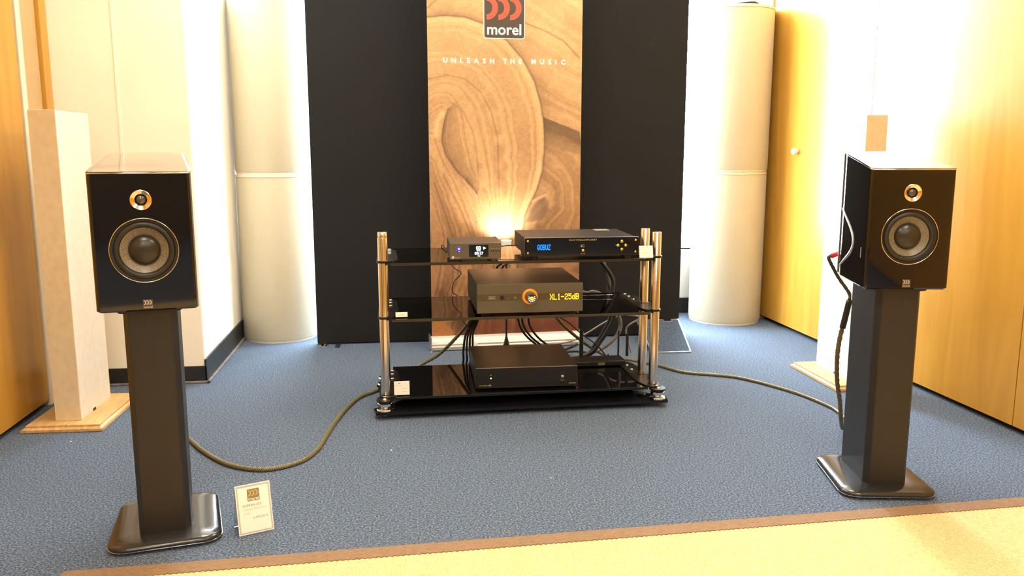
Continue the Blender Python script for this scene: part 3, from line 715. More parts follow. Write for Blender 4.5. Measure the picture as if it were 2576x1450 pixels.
    bp = obj('terminal_plate', box(-0.072, 0.072, SD-0.0025, SD+0.003, 0.03, 0.10, 0.001), 'black_plastic', t)
    for sx, mm in ((-1, 'red_plastic'), (1, 'black_plastic')):
        obj('binding_post', lathe([(0.008, SD+0.003), (0.008, SD+0.022), (0.006, SD+0.026), (0.0, SD+0.026)], 16, 'Y', center=(sx*0.055, 0, 0.065)), mm, bp, 40)
    return t
def stand(label, c, rz):
    t = thing('speaker_stand', label, 'speaker stand', c, rz, 'pair of speaker stands')
    # column: chamfered box, front at y=0.03 behind the baffle plane
    y0, y1, w_, wb = 0.030, 0.255, 0.0635, 0.0635
    cp = [(-w_+0.013, y0), (w_-0.013, y0), (w_, y0+0.020), (wb, y1-0.02), (wb-0.013, y1), (-wb+0.013, y1), (-wb, y1-0.02), (-w_, y0+0.020)]
    col_ = prism(cp, 0.030, 0.619); bmesh.ops.bevel(col_, geom=[e for e in col_.edges if abs(e.verts[0].co.z-e.verts[1].co.z) > 0.1], offset=0.0015, segments=2, affect='EDGES')
    obj('column', col_, 'stand', t, 30)
    obj('top_plate', prism(rrect(-0.075, 0.075, 0.02, 0.265, 0.02), 0.619, 0.6265, 0.001), 'stand', t)
    # base: rounded boat shape, crowned
    def outl(ins_):
        p = []
        hwf, hwb, ya, yb = 0.140-ins_, 0.132-ins_, -0.020+ins_, 0.305-ins_
        r = max(0.012, 0.050-ins_*0.7); rb = max(0.012, 0.045-ins_*0.7)
        for cx, cy, a0, rr in ((hwf-r, ya+r, -90, r), (hwb-rb, yb-rb, 0, rb), (-hwb+rb, yb-rb, 90, rb), (-hwf+r, ya+r, 180, r)):
            for k in range(9):
                a = R(a0+90*k/8); p.append((cx+rr*math.cos(a), cy+rr*math.sin(a)))
        # gentle bow of the long edges
        q = []
        for x, y in p:
            q.append((x, y))
        return q
    def rg(ins_, z): return [(x, y, z) for x, y in outl(ins_)]
    prof = [(0.004, 0.0105), (0.0, 0.0115), (0.0, 0.016), (0.003, 0.020), (0.010, 0.0235), (0.020, 0.0265), (0.036, 0.0295), (0.056, 0.0310), (0.07, 0.0312)]
    obj('base', loft([rg(a, z) for a, z in prof]), 'stand_base', t, 50)
    obj('chrome_edge', loft([rg(0.001, 0.0085), rg(-0.0012, 0.0092), rg(-0.0012, 0.0108), rg(0.001, 0.0115)]), 'chrome', t, 60)
    for sx, sy in ((-0.1, 0.02), (0.1, 0.02), (-0.095, 0.265), (0.095, 0.265)):
        obj('foot', lathe([(0.010, 0.0), (0.011, 0.003), (0.011, 0.009)], 16, center=(sx, sy, 0)), 'rubber', t)
    return t
LYAW, RYAW = R(12.0), R(-9.5)
def at_baffle(c, yaw, fwd): return (c[0]+fwd*math.sin(yaw), c[1]-fwd*math.cos(yaw), 0)
LP = at_baffle((-0.6385, 2.19), LYAW, 0.03); RP = at_baffle((1.413, 2.254), RYAW, 0.03)
stand('dark column speaker stand beside the small price sign on the carpet', LP, LYAW)
stand('dark column speaker stand in front of the right wood-panelled wall', RP, RYAW)
speaker('gloss black bookshelf speaker on stand beside the small price sign', (LP[0], LP[1], 0.6265), LYAW)
speaker('gloss black bookshelf speaker on stand before the right wood-panelled wall', (RP[0], RP[1], 0.6265), RYAW)

# ================================================================== RACK
RK = thing('hifi_rack', 'low wide hi-fi rack with steel posts and dark glass shelves', 'rack', (0.45, 3.23, 0), R(1.2))
PXL, PXR = -0.535, 0.535
posts = [(PXL, 0.0, True), (PXR, 0.0, False), (PXL, 0.158, False), (PXR, 0.152, False)]
for x, y, capd in posts:
    p = obj('post', lathe([(0.0185, 0.066), (0.0185, 0.688), (0.0180, 0.690)] if capd else [(0.0182, 0.066), (0.0182, 0.693), (0.0165, 0.696), (0, 0.699)], 32, center=(x, y, 0)), 'steel', RK, 40)
    if capd: obj('post_cap', lathe([(0.0150, 0.690), (0.0150, 0.693), (0.0175, 0.694), (0.0175, 0.708), (0.015, 0.711), (0, 0.713)], 32, center=(x, y, 0)), 'steel', p, 40)
GX0, GX1, GY0, GY1 = -0.505, 0.505, -0.035, 0.435
SHELF = [0.591, 0.376, 0.070]
for i, z in enumerate(SHELF):
    m = 'smoke_glass' if i < 2 else 'black_glass'
    sh = obj('shelf', box(GX0, GX1, GY0, GY1, z-0.005, z+0.005, 0.001, seg=1), m, RK)
    if i < 2:
        obj('front_edge', box(GX0, GX1, GY0-0.0015, GY0-0.0001, z-0.0055, z+0.0055, 0.0005, seg=1), 'glass_edge', sh)
        obj('rear_edge', box(GX0, GX1, GY1+0.0001, GY1+0.0015, z-0.0045, z+0.0045, 0.0005, seg=1), 'glass_edge', sh)
        for xx in (GX0-0.0016, GX1+0.0001): obj('side_edge', box(xx, xx+0.0015, GY0, GY1, z-0.0045, z+0.0045), 'glass_edge', sh)
    for s in (-1, 1):
        zb = z+0.0052
        yf = -0.045 if i == 2 else -0.020
        br = [(s*0.478, 0.05), (s*0.500, yf+0.012), (s*0.520, yf-0.004), (s*0.545, yf-0.002), (s*0.560, yf+0.02), (s*0.558, 0.10), (s*0.558, 0.20), (s*0.545, 0.33), (s*0.520, 0.365), (s*0.495, 0.36), (s*0.482, 0.33)]
        if s > 0: br = br
        bo = obj('side_bracket', prism(br if s > 0 else br[::-1], zb, zb+0.005, 0.001), 'black_metal', RK)
        spots = [(0.508, 0.345), (0.508, 0.285), (0.508, 0.215)]+([(0.530, -0.030), (0.530, -0.056+0.02)] if i == 2 else [])
        for bxp, byp in spots[:3]:
            obj('bolt', lathe([(0.0075, zb+0.005), (0.0075, zb+0.008), (0.004, zb+0.0105), (0, zb+0.011)], 14, center=(s*bxp, byp, 0)), 'chrome', bo, 50)
    for x, y, capd in posts:
        obj('post_collar', lathe([(0.0186, z+0.002), (0.0225, z+0.003), (0.0225, z+0.011), (0.0186, z+0.012)], 28, center=(x, y, 0), caps=False), 'black_metal', RK, 40)
# front lobes with bolts and feet
for s in (-1, 1):
    for yy in (-0.062, 0.30):
        fx = s*0.540
        if yy < 0:
            lb = obj('foot_lobe', prism([(fx+0.032*math.cos(a), yy+0.02+0.040*math.sin(a)) for a in [2*math.pi*k/24 for k in range(24)]], 0.066, 0.0745, 0.001), 'black_metal', RK)
            for dx, dy in ((0.0, 0.030), (0.0, 0.002)):
                obj('bolt', lathe([(0.0085, 0.0745), (0.0085, 0.078), (0.005, 0.081), (0, 0.0815)], 14, center=(fx+dx, yy+dy, 0)), 'chrome', lb, 50)
        ft = obj('foot', lathe([(0.012, 0.030), (0.030, 0.031), (0.032, 0.035), (0.029, 0.039), (0.016, 0.041), (0.015, 0.048), (0.022, 0.0485), (0.0285, 0.052), (0.0285, 0.061), (0.024, 0.0655), (0.010, 0.066)], 30, center=(fx, yy+0.012, 0)), 'chrome', RK, 35)
        obj('spike', lathe([(0.0, 0.0), (0.008, 0.010), (0.008, 0.018)], 12, center=(fx, yy+0.012, 0)), 'copper', ft)
bpts = [(-0.575, -0.075), (-0.4, -0.072), (0.0, -0.070), (0.4, -0.072), (0.575, -0.075), (0.585, -0.02), (0.50, 0.05), (0.44, 0.12), (0.44, 0.2), (0.50, 0.28), (0.575, 0.32), (0.56, 0.36), (-0.56, 0.36), (-0.575, 0.32), (-0.50, 0.28), (-0.44, 0.2), (-0.44, 0.12), (-0.50, 0.05), (-0.585, -0.02)]
obj('base_plate', prism(bpts, 0.018, 0.030, 0.0015), 'gloss_black', RK, 30)
TOPZ = [z+0.005 for z in SHELF]

# ================================================================== DEVICES
def case(t, w_, d_, z0, z1, m, bev=0.0015, y0=0.0, name='case'): return obj(name, box(0, w_, y0, d_, z0, z1, bev), m, t)
def feet(t, w_, d_, z1, r=0.014, m='rubber'):
    for x in (0.04, w_-0.04):
        for y in (0.04, d_-0.05): obj('foot', lathe([(r, 0.0), (r, z1)], 16, center=(x, y, 0)), m, t)
# --- small disc player
t = thing('disc_player', 'small dark disc player with white display on the top shelf', 'disc player', (0.167, 3.190, TOPZ[0]), R(0.1))
w_, h_ = 0.194, 0.071
case(t, w_, 0.215, 0.010, h_, 'dark_metal', y0=0.006); feet(t, w_, 0.215, 0.0105, 0.010)
fp = obj('front_panel', box(-0.0005, w_+0.0005, 0.0, 0.007, 0.0095, h_+0.0005, 0.001), 'amp_front', t)
sc = obj('display', box(0.072, 0.146, -0.0006, 0.0, 0.018, 0.064, 0.0002, seg=1), 'gloss_black', fp)
text('display_track', '03', 0.019, 'oled_white', sc, (0.1085, -0.0008, 0.0515), off=0.0006)
text('display_time', '00:17', 0.0145, 'oled_white', sc, (0.1095, -0.0008, 0.0315), off=0.0005)
text('display_caption', 'TRACK', 0.0050, 'oled_white', sc, (0.1085, -0.0008, 0.0415), off=0.0002)
text('display_caption', 'TIME', 0.0050, 'oled_white', sc, (0.1095, -0.0008, 0.0215), off=0.0002)
pb = bmesh.new(); v_ = [pb.verts.new(p) for p in ((0.126, -0.0008, 0.0575), (0.126, -0.0008, 0.0455), (0.137, -0.0008, 0.0515))]; pb.faces.new(v_); obj('play_mark', pb, 'oled_white', sc)
led = obj('power_led', lathe([(0.0085, 0.0), (0.0075, -0.0010), (0.0, -0.0013)], 24, 'Y', center=(0.034, 0, 0.050)), 'led_blue', fp)  # wider than the LED itself: its surrounding blue glow is put into the disc
obj('led_core', lathe([(0.0030, -0.0010), (0.0022, -0.0020), (0.0, -0.0023)], 14, 'Y', center=(0.034, 0, 0.050)), 'led_blue_core', led)
obj('status_dot', lathe([(0.0013, 0.0), (0.0, -0.0006)], 10, 'Y', center=(0.035, 0, 0.040)), 'oled_white', fp)
for k in range(4):
    obj('key_mark', box(0.1555+k*0.0095, 0.1595+k*0.0095, -0.0005, 0, 0.0478, 0.0496), 'silver_print', fp)
    obj('key', lathe([(0.003, 0.0), (0.003, -0.001), (0, -0.0012)], 14, 'Y', center=(0.1575+k*0.0095, 0, 0.0405)), 'black_metal', fp)
obj('brand_disc', lathe([(0.0050, 0.0), (0.0050, -0.0005), (0.0022, -0.0005), (0.0022, 0.0)], 20, 'Y', center=(0.0115, 0, 0.0175), caps=False), 'print_white', fp)
text('brand_word', 'Pro-Ject', 0.0055, 'silver_print', fp, (0.0275, -0.0004, 0.0162), off=0.0001)
obj('slot_line', box(0.012, w_-0.012, -0.0004, 0, 0.0112, 0.0122), 'black_metal', fp)

# --- streamer
t = thing('network_streamer', 'wide black streamer with blue display and gold buttons', 'streamer', (0.452, 3.190, TOPZ[0]), R(-0.2))
w_, z0, z1 = 0.445, 0.017, 0.087
obj('case', box(0.004, w_-0.004, 0.010, 0.345, z0+0.002, z1-0.002, 0.002), 'dark_metal', t); feet(t, w_, 0.345, z0+0.003, 0.016, 'black_plastic')
fp = obj('front_panel', loft([[(x, y, z) for x, z in rrect(0, w_, z0, z1, 0.006)] for y in (0.010, 0.0)]), 'gloss_black', t, 30)
obj('panel_rim', loft([[(x, y, z) for x, z in rrect(-e, w_+e, z0-e, z1+e, 0.006)] for y, e in ((0.002, 0.0002), (0.0045, 0.0009), (0.007, 0.0002))], False, False), 'alu', fp, 60)
for x in (0.012, w_-0.012):
    for z in (z0+0.012, z1-0.012): obj('screw', lathe([(0.0042, 0.0), (0.0042, -0.0018), (0.0025, -0.0026), (0, -0.0026)], 18, 'Y', center=(x, 0, z)), 'brass', fp, 40)
dot_text('display_text', 'QOBUZ', 0.0487, 0.0990, 0.0510, 0.0205, 'led_text', fp, -0.0006)
text('brand_word', 'ELECTROCOMPANIET', 0.0088, 'gold_print', fp, (0.226, -0.0005, 0.0775), off=0.0001, spacing=1.32)
def btn(x, z, r=0.0062): obj('button', lathe([(r, 0.0), (r, -0.003), (r*0.75, -0.0045), (0, -0.0055)], 20, 'Y', center=(x, 0, z)), 'brass', fp, 50)
btn(0.226, 0.0365)
cxn, czn = 0.378, 0.0545
for dx, dz in ((0, 0.0150), (0, -0.0150), (-0.0150, 0), (0.0150, 0)):
    btn(cxn+dx, czn+dz)
    mk = bmesh.new(); L_ = 0.0095; a = math.atan2(dz, dx)
    q = [(cxn+dx+math.cos(a)*L_, czn+dz+math.sin(a)*L_), (cxn+dx+math.cos(a+2.4)*0.0035+math.cos(a)*0.0068, czn+dz+math.sin(a+2.4)*0.0035+math.sin(a)*0.0068), (cxn+dx+math.cos(a-2.4)*0.0035+math.cos(a)*0.0068, czn+dz+math.sin(a-2.4)*0.0035+math.sin(a)*0.0068)]
    mk.faces.new([mk.verts.new((x, -0.0005, z)) for x, z in q]); obj('arrow_mark', mk, 'gold_print', fp)
em = bmesh.new(); n_ = 20; oa = []; ia = []
for k in range(n_+1):
    a = R(40+280*k/n_); oa.append(em.verts.new((0.226+0.0085*math.cos(a)*(1.0 if a < R(140) or a > R(220) else 1.12), -0.0006, 0.0545+0.0052*math.sin(a)))); ia.append(em.verts.new((0.2275+0.0058*math.cos(a), -0.0006, 0.0545+0.0034*math.sin(a))))
for k in range(n_): em.faces.new((oa[k], oa[k+1], ia[k+1], ia[k]))
obj('emblem', em, 'gold_print', fp)
text('button_caption', 'ON / OFF', 0.0045, 'gold_print', fp, (0.226, -0.0005, 0.0245))
obj('vent_plate', box(0.335, 0.395, 0.270, 0.335, z1-0.002, z1-0.0012), 'silver_print', t)
obj('antenna_stub', lathe([(0.004, 0.345), (0.004, 0.365), (0, 0.366)], 10, 'Y', center=(0.05, 0, 0.06)), 'brass', t)

# --- integrated amplifier
t = thing('amplifier', 'bronze-grey amplifier with amber display and glowing volume knob', 'amplifier', (0.270, 3.203, TOPZ[1]), R(0.6))
w_, z0, z1 = 0.413, 0.012, 0.124
case(t, w_, 0.43, z0, z1-0.001, 'dark_metal', 0.002, 0.008); feet(t, w_, 0.43, z0+0.001, 0.020, 'black_plastic')
fp = obj('front_panel', box(-0.001, w_+0.001, 0.0, 0.009, z0-0.001, z1, 0.0012), 'amp_front', t)
obj('centre_band', box(0.0, w_, -0.0006, 0.0, 0.059, 0.086, 0.0002, seg=1), 'amp_band', fp)
dot_text('display_text', 'XL1-25dB', 0.2836, 0.3975, 0.0705, 0.0235, 'amber', fp, -0.0011)
text('model_word', 'VIRTUS A3', 0.0062, 'silver_print', fp, (0.0565, -0.001, 0.0755), off=0.0001)
for z, a in ((0.0705, 0.0105), (0.0675, 0.0165)): obj('caption_line', box(0.0565-a, 0.0565+a, -0.001, -0.0006, z-0.0008, z+0.0008), 'silver_print', fp)
obj('power_button', lathe([(0.0090, -0.0006), (0.0085, -0.002), (0.0075, -0.0022), (0.0070, -0.0012), (0, -0.0012)], 28, 'Y', center=(0.0965, 0, 0.0715)), 'black_metal', fp, 40)
obj('sensor_hole', box(0.1175, 0.1225, -0.0009, -0.0006, 0.0705, 0.0755), 'black_plastic', fp)
obj('sensor_glint', box(0.119, 0.1225, -0.0009, -0.0006, 0.068, 0.070), 'silver_print', fp)
obj('headphone_mark', lathe([(0.0035, -0.0009), (0.0022, -0.0009), (0.0022, -0.0006), (0.0035, -0.0006)], 16, 'Y', center=(0.1475, 0, 0.0705), caps=False), 'silver_print', fp)
kx, kz = 0.205, 0.074
kn = obj('volume_knob', lathe([(0.0215, -0.002), (0.0212, -0.042), (0.0200, -0.0445), (0.0, -0.0445)], 40, 'Y', center=(kx, 0, kz)), 'amp_front', fp, 40)
obj('light_ring', lathe([(0.0300, -0.0007), (0.0290, -0.0030), (0.0235, -0.0042), (0.0216, -0.0042)], 48, 'Y', center=(kx, 0, kz), caps=False), 'amber_ring', kn, 60)
obj('dial_face', lathe([(0.0155, -0.0446), (0.0155, -0.0449), (0, -0.0449)], 36, 'Y', center=(kx, 0, kz)), 'black_plastic', kn)
dm = bmesh.new()
for k in range(8):
    a = R(-62+k*43.4-90+0); a = R(150+k*(240/7))
    r0, r1 = 0.0085, 0.0145
    q = []
    for rr, da in ((r0, -0.16), (r1, -0.15), (r1, 0.15), (r0, 0.16)): q.append(dm.verts.new((kx+rr*math.cos(a+da), -0.0452, kz+rr*math.sin(a+da))))
    dm.faces.new(q)
obj('dial_marks', dm, 'dial_white', kn)
obj('dial_centre', lathe([(0.0068, -0.0450), (0.0068, -0.0454), (0.0, -0.0454)], 24, 'Y', center=(kx, 0, kz)), 'amber', kn)
text('dial_symbol', 'o', 0.010, 'amp_band', kn, (kx, -0.0458, kz+0.0003), off=0.0003)

# --- lower power unit
t = thing('power_amplifier', 'flat black power unit with green light on the bottom shelf', 'power amplifier', (0.266, 3.240, TOPZ[2]), R(-0.6))
w_, z0, z1 = 0.406, 0.008, 0.090
case(t, w_, 0.385, z0, z1-0.001, 'dark_metal', 0.0015, 0.005); feet(t, w_, 0.385, z0+0.001, 0.016)
fp = obj('front_panel', box(-0.0005, w_+0.0005, 0.0, 0.006, z0-0.0005, z1, 0.001), 'black_metal', t)
obj('top_edge_line', box(0.0, w_, -0.0004, 0.003, z1-0.001, z1+0.0005), 'silver_print', fp)
obj('groove', box(0.018, w_-0.018, -0.0004, 0, 0.0285, 0.0292), 'dark_metal', fp)
obj('status_led', lathe([(0.0028, 0.0), (0.0024, -0.0012), (0, -0.0014)], 14, 'Y', center=(0.0595, 0, 0.0480)), 'led_green', fp)
obj('standby_led', lathe([(0.0020, 0.0), (0.0018, -0.001), (0, -0.0012)], 14, 'Y', center=(0.0595, 0, 0.0610)), 'silver_print', fp)
for z, a in ((0.0610, 0.018), (0.0480, 0.012)): obj('caption_line', box(0.054-a, 0.054, -0.0004, 0, z-0.0007, z+0.0007), 'dark_metal', fp)
text('model_word', 'PowerBlock', 0.0068, 'gold_print', fp, (0.0295, -0.0004, 0.0190), off=0.0001)
obj('model_badge', box(0.0495, 0.0605, -0.0004, 0, 0.0155, 0.0225), 'ink', fp)
text('brand_word', 'audiospec', 0.0072, 'gold_print', fp, (0.386, -0.0004, 0.0200), off=0.0001)
sw = obj('rocker_switch', box(0.337, 0.354, -0.0015, 0, 0.036, 0.066, 0.001), 'black_plastic', fp)
obj('rocker', box(0.3395, 0.3515, -0.005, -0.001, 0.044, 0.054, 0.002), 'silver_print', sw)
obj('switch_mark', box(0.338, 0.353, -0.0005, 0, 0.0315, 0.0335), 'silver_print', fp)

# --- wifi router with antennas, rear of bottom shelf
t = thing('wifi_router', 'black router with upright antennas at the rear of the bottom shelf', 'router', (0.835, 3.590, TOPZ[2]), R(1.2))
obj('body', box(-0.135, 0.115, -0.055, 0.045, 0.003, 0.026, 0.004), 'black_plastic', t)
obj('label_sticker', box(-0.01, 0.02, -0.0555, -0.055, 0.008, 0.020), 'ink', t)
for x in (-0.125, 0.105):
    for y in (-0.045, 0.035): obj('foot', lathe([(0.006, 0), (0.006, 0.004)], 10, center=(x, y, 0)), 'rubber', t)
def ant(px, y, w1, py0):
    p = aty(px, py0, y); loc = t.matrix_world
    xx = p.x-0.835; zz = p.z-TOPZ[2]
    a_ = obj('antenna', box(xx-w1/2, xx+w1/2, y-3.590-0.005, y-3.590+0.005, 0.022, zz, 0.002), 'black_plastic', t)
ant(1463, 3.620, 0.016, 830); ant(1557, 3.625, 0.007, 832); ant(1579, 3.625, 0.012, 840)

# ================================================================== PRICE CARDS AND SIGN
def price_card(label, c, w_, h_, tilt, rz, lines, mark=False):
    t = thing('price_card', label, 'price card', c, rz)
    a = obj('holder', loft([[(-w_/2, y, z), (w_/2, y, z), (w_/2, y+0.0022, z), (-w_/2, y+0.0022, z)] for y, z in ((0, 0.0), (h_*math.sin(tilt), h_*math.cos(tilt)))]), 'acrylic', t)
    obj('holder_foot', box(-w_/2, w_/2, 0.001, 0.028, 0.0, 0.002), 'acrylic', t)
    card = obj('card', box(-w_/2+0.001, w_/2-0.001, -0.0012, -0.0004, 0.004, h_-0.001), 'paper', t, rot=(-tilt, 0, 0))
    for (x0_, x1_, z_, th) in lines: obj('print_line', box(x0_*w_-w_/2, x1_*w_-w_/2, -0.0015, -0.0012, z_*h_-th/2, z_*h_+th/2), 'ink_light', card)
    if mark:
        mb = bmesh.new(); mb.faces.new([mb.verts.new((x-w_/2, -0.0016, z)) for x, z in ((0.27*w_, 0.88*h_), (0.44*w_, 0.86*h_), (0.33*w_, 0.79*h_))]); obj('print_mark', mb, 'ink', card)
    return t
price_card('small white price card in front of the amplifier, middle shelf corner', (-0.019, 3.212, TOPZ[1]), 0.047, 0.024, R(25), R(1.2), [(0.35, 0.8, 0.62, 0.0015), (0.2, 0.75, 0.42, 0.0012)])
price_card('white price card with dark bird mark on the bottom shelf', (-0.024, 3.205, TOPZ[2]), 0.061, 0.058, R(12), R(1.2), [(0.12, 0.5, 0.70, 0.0012), (0.45, 0.82, 0.50, 0.0012), (0.48, 0.82, 0.28, 0.0015)], True)
price_card('white price card on clear holder beside the streamer on the top shelf', (0.930, 3.192, TOPZ[0]), 0.057, 0.052, R(14), R(0.5), [(0.4, 0.7, 0.45, 0.0012), (0.3, 0.4, 0.85, 0.001), (0.55, 0.7, 0.2, 0.0012)])
# acrylic sign on the carpet
sa_, sb_ = Vector((-0.4545, 2.203, 0)), Vector((-0.369, 2.238, 0)); sw_ = (sb_-sa_).length; srz = math.atan2(sb_.y-sa_.y, sb_.x-sa_.x)
t = thing('price_sign', 'small clear acrylic sign with speaker price standing on the carpet', 'price sign', tuple((sa_+sb_)/2), srz)
til = R(14); hh = 0.133
obj('acrylic_plate', box(-sw_/2, sw_/2, 0.0, 0.0035, 0.001, hh, 0.0006), 'acrylic_frost', t, rot=(-til, 0, 0))
for (a, b_, c_, d_) in ((-sw_/2, sw_/2, 0.001, 0.003), (-sw_/2, sw_/2, hh-0.002, hh), (-sw_/2, -sw_/2+0.002, 0.003, hh-0.002), (sw_/2-0.002, sw_/2, 0.003, hh-0.002)):
    obj('plate_edge', box(a, b_, -0.0006, 0.0040, c_, d_), 'paper', t, rot=(-til, 0, 0))
obj('rear_leg', box(-sw_/2, sw_/2, 0.0, 0.0025, 0.0, hh*0.97), 'acrylic', t, loc=(0, 0.066, 0.0), rot=(R(15), 0, 0))
cd = obj('card', box(-sw_/2+0.006, sw_/2-0.006, -0.0014, -0.0006, 0.007, hh-0.007), 'paper', t, rot=(-til, 0, 0))
fs = -0.0018
lg = obj('logo_field', prism(rrect(-0.016, 0.016, -0.016, 0.016, 0.002), 0, 0.0003), 'logo_gold', cd, loc=(0.0, -0.0014, hh-0.029), rot=(R(90), 0, 0))
logo_arcs('logo_arcs', 0.0090, 'logo_tan', lg, (0, 0.0052, 0.0004), (0, 0, 0), 0.0002)
text('logo_word', 'morel', 0.0118, 'print_white', lg, (0, -0.0105, 0.0005), (0, 0, 0), off=0.0002, ext=0.0001)
text('title', 'SOPRAN 622', 0.0082, 'ink', cd, (-0.031, fs, 0.077), align='LEFT', off=0.00012, spacing=1.1, ext=0.0001)
text('description', 'Colunas Monitoras', 0.0076, 'ink_light', cd, (-0.031, fs, 0.0665), align='LEFT', spacing=1.05, ext=0.0001)
text('description', '2 vias', 0.0076, 'ink_light', cd, (-0.031, fs, 0.056), align='LEFT', spacing=1.05, ext=0.0001)
text('price', '6.999,00 \u20ac', 0.0086, 'ink', cd, (0.034, fs, 0.0425), align='RIGHT', spacing=1.05, ext=0.0001)

# ================================================================== RUG
ra, rb = Vector((-0.842, 2.050, 0)), Vector((2.16, 2.181, 0)); rd = (rb-ra).normalized(); rn = Vector((rd.y, -rd.x, 0)); RLn = (rb-ra).length
rug = thing('rug', 'beige rug with brown bound edge lying on the blue carpet', 'rug', tuple(ra), math.atan2(rd.y, rd.x))
obj('pile', box(0.05, RLn, -3.6, -0.045, 0.001, 0.006, 0.001), 'rug', rug)
eb = bmesh.new(); top = []; bot = []; nT = 440
for k in range(nT+1):
    x = RLn*k/nT; top.append((eb.verts.new((x, 0, 0.001)), eb.verts.new((x, -0.001, 0.008)))); tooth = 0.0 if k % 2 else 0.005
    bot.append((eb.verts.new((x, -0.053-tooth, 0.0082)), eb.verts.new((x, -0.053-tooth, 0.002))))
for k in range(nT):
    eb.faces.new((top[k][0], top[k+1][0], top[k+1][1], top[k][1])); eb.faces.new((top[k][1], top[k+1][1], bot[k+1][0], bot[k][0])); eb.faces.new((bot[k][0], bot[k+1][0], bot[k+1][1], bot[k][1]))
obj('edge_binding', eb, 'rug_edge', rug)
obj('edge_binding', box(0.0, 0.052, -3.6, -0.05, 0.001, 0.008, 0.001), 'rug_edge', rug)

# ================================================================== FLOOR BOX
t = thing('floor_box_lid', 'open carpeted floor box lid with pale metal rim by the black screen', 'floor box', (1.305, 4.035, 0))
lw = 0.125; tl = R(15.5); ll = 0.355
lid = [(-0.085, 0.0), (lw*0.90, 0.0), (lw*1.25, ll), (0.118, ll), (0.118, ll-0.022), (0.070, ll-0.022), (0.070, ll), (-0.075, ll)]
obj('carpet_inlay', prism(lid, 0.001, 0.006), 'carpet_dark', t, rot=(tl, 0, 0))
rim = bmesh.new()
for (a, b_), (c_, d_) in zip(lid, lid[1:]+lid[:1]):
    dx, dy = c_-a, d_-b_; L_ = math.hypot(dx, dy); nx, ny = -dy/L_*0.003, dx/L_*0.003
    vb = [(a-nx, b_-ny), (c_-nx, d_-ny), (c_+nx, d_+ny), (a+nx, b_+ny)]
    loft([[(x, y, z) for x, y in vb] for z in (0.0005, 0.008)], bm=rim)
obj('metal_rim', rim, 'alu', t, rot=(tl, 0, 0))
fr = bmesh.new()
for a in ((-0.108, -0.098, 0.16, 0.235), (-0.098, -0.085, 0.225, 0.235)): box(a[0], a[1], a[2], a[3], 0.0, 0.003, bm=fr)
obj('floor_frame', fr, 'alu', t)

# ================================================================== UPLIGHT BEHIND THE RACK
lp = Vector((0.500, 4.185, 0))
t = thing('uplight', 'slim uplight behind the rack washing the printed banner', 'lamp', tuple(lp))
obj('base_disc', lathe([(0, 0), (0.045, 0), (0.045, 0.010), (0.02, 0.016), (0.012, 0.05), (0.0055, 0.075)], 32), 'black_metal', t, 40)
obj('rod', lathe([(0.005, 0.07), (0.005, 0.50)], 14), 'black_metal', t, 60)
hd = obj('lamp_head', lathe([(0.0, 0.495), (0.016, 0.498), (0.024, 0.53), (0.027, 0.565), (0.0255, 0.565), (0.022, 0.545), (0.0, 0.545)], 28), 'lamp_white', t, 40)
obj('lens', lathe([(0.0235, 0.5565), (0.0, 0.5565)], 24, caps=False), 'lamp_glow', hd)
ld = bpy.data.lights.new('uplight_beam', 'SPOT'); ld.energy = 7; ld.color = (1.0, 0.86, 0.64); ld.spot_size = R(130); ld.spot_blend = 0.7; ld.shadow_soft_size = 0.02
lo = bpy.data.objects.new('uplight_beam', ld); COL.objects.link(lo); lo.parent = t; lo.location = (0, 0, 0.565)
lo.rotation_euler = Vector((0, 0.62, 0.75)).to_track_quat('-Z', 'Y').to_euler()

# ================================================================== CABLES
Z = 0.0065
left_pts = [(0.36, 3.66, 0.44), (0.34, 3.70, 0.36), (0.26, 3.76, 0.22), (0.16, 3.84, 0.09), (0.085, 3.89, 0.03), (0.02, 3.86, Z), (-0.06, 3.70, Z)]
left_pts += [tuple(fl(a, b_, Z)) for a, b_ in [(950,982),(905,1000),(870,1030),(835,1075),(800,1130),(760,1160),(700,1178),(640,1182),(570,1168),(510,1135),(470,1102)]]
bl_ = Vector(LP)+Vector((-math.sin(LYAW), math.cos(LYAW), 0))*0.34
left_pts += [(-0.83, 3.02, Z), (-0.84, 2.86, 0.03), (bl_.x-0.03, bl_.y+0.14, 0.10), (bl_.x-0.005, bl_.y-0.005, 0.30), (bl_.x, bl_.y, 0.55), (bl_.x-0.01, bl_.y+0.02, 0.64), (bl_.x+0.055, bl_.y-0.002, 0.6915)]
cable('speaker_cable', left_pts, 0.0075, 'braid', 'olive twisted speaker cable from rack to the stand by the price sign', 'cable', 'speaker cables', braid=True)
br_ = Vector(RP)+Vector((-math.sin(RYAW), math.cos(RYAW), 0))*0.34
right_pts = [(0.50, 3.66, 0.42), (0.60, 3.69, 0.35), (0.72, 3.76, 0.21), (0.86, 3.84, 0.09), (0.98, 3.89, 0.02)]
right_pts += [tuple(fl(a, b_, Z)) for a, b_ in [(1580,905),(1655,920),(1720,937),(1800,944),(1870,953),(1990,985),(2080,1020),(2115,1042)]]
right_pts += [(1.63, 2.86, Z), (1.56, 2.78, 0.02), (1.505, 2.70, 0.08)]
vv = [(2113,1010),(2106,960),(2106,900),(2113,850),(2126,800),(2137,755),(2136,738),(2112,703),(2100,682)]
yy_ = [2.66, 2.64, 2.62, 2.61, 2.60, 2.59, 2.60, 2.62, 2.61]
vert_pts = [tuple(aty(a, b_, y)) for (a, b_), y in zip(vv, yy_)]
pl_ = Vector(RP)+Matrix.Rotation(RYAW, 3, 'Z') @ Vector((-0.055, SD+0.030, 0.0)); pend = (pl_.x, pl_.y, 0.6265+0.065)
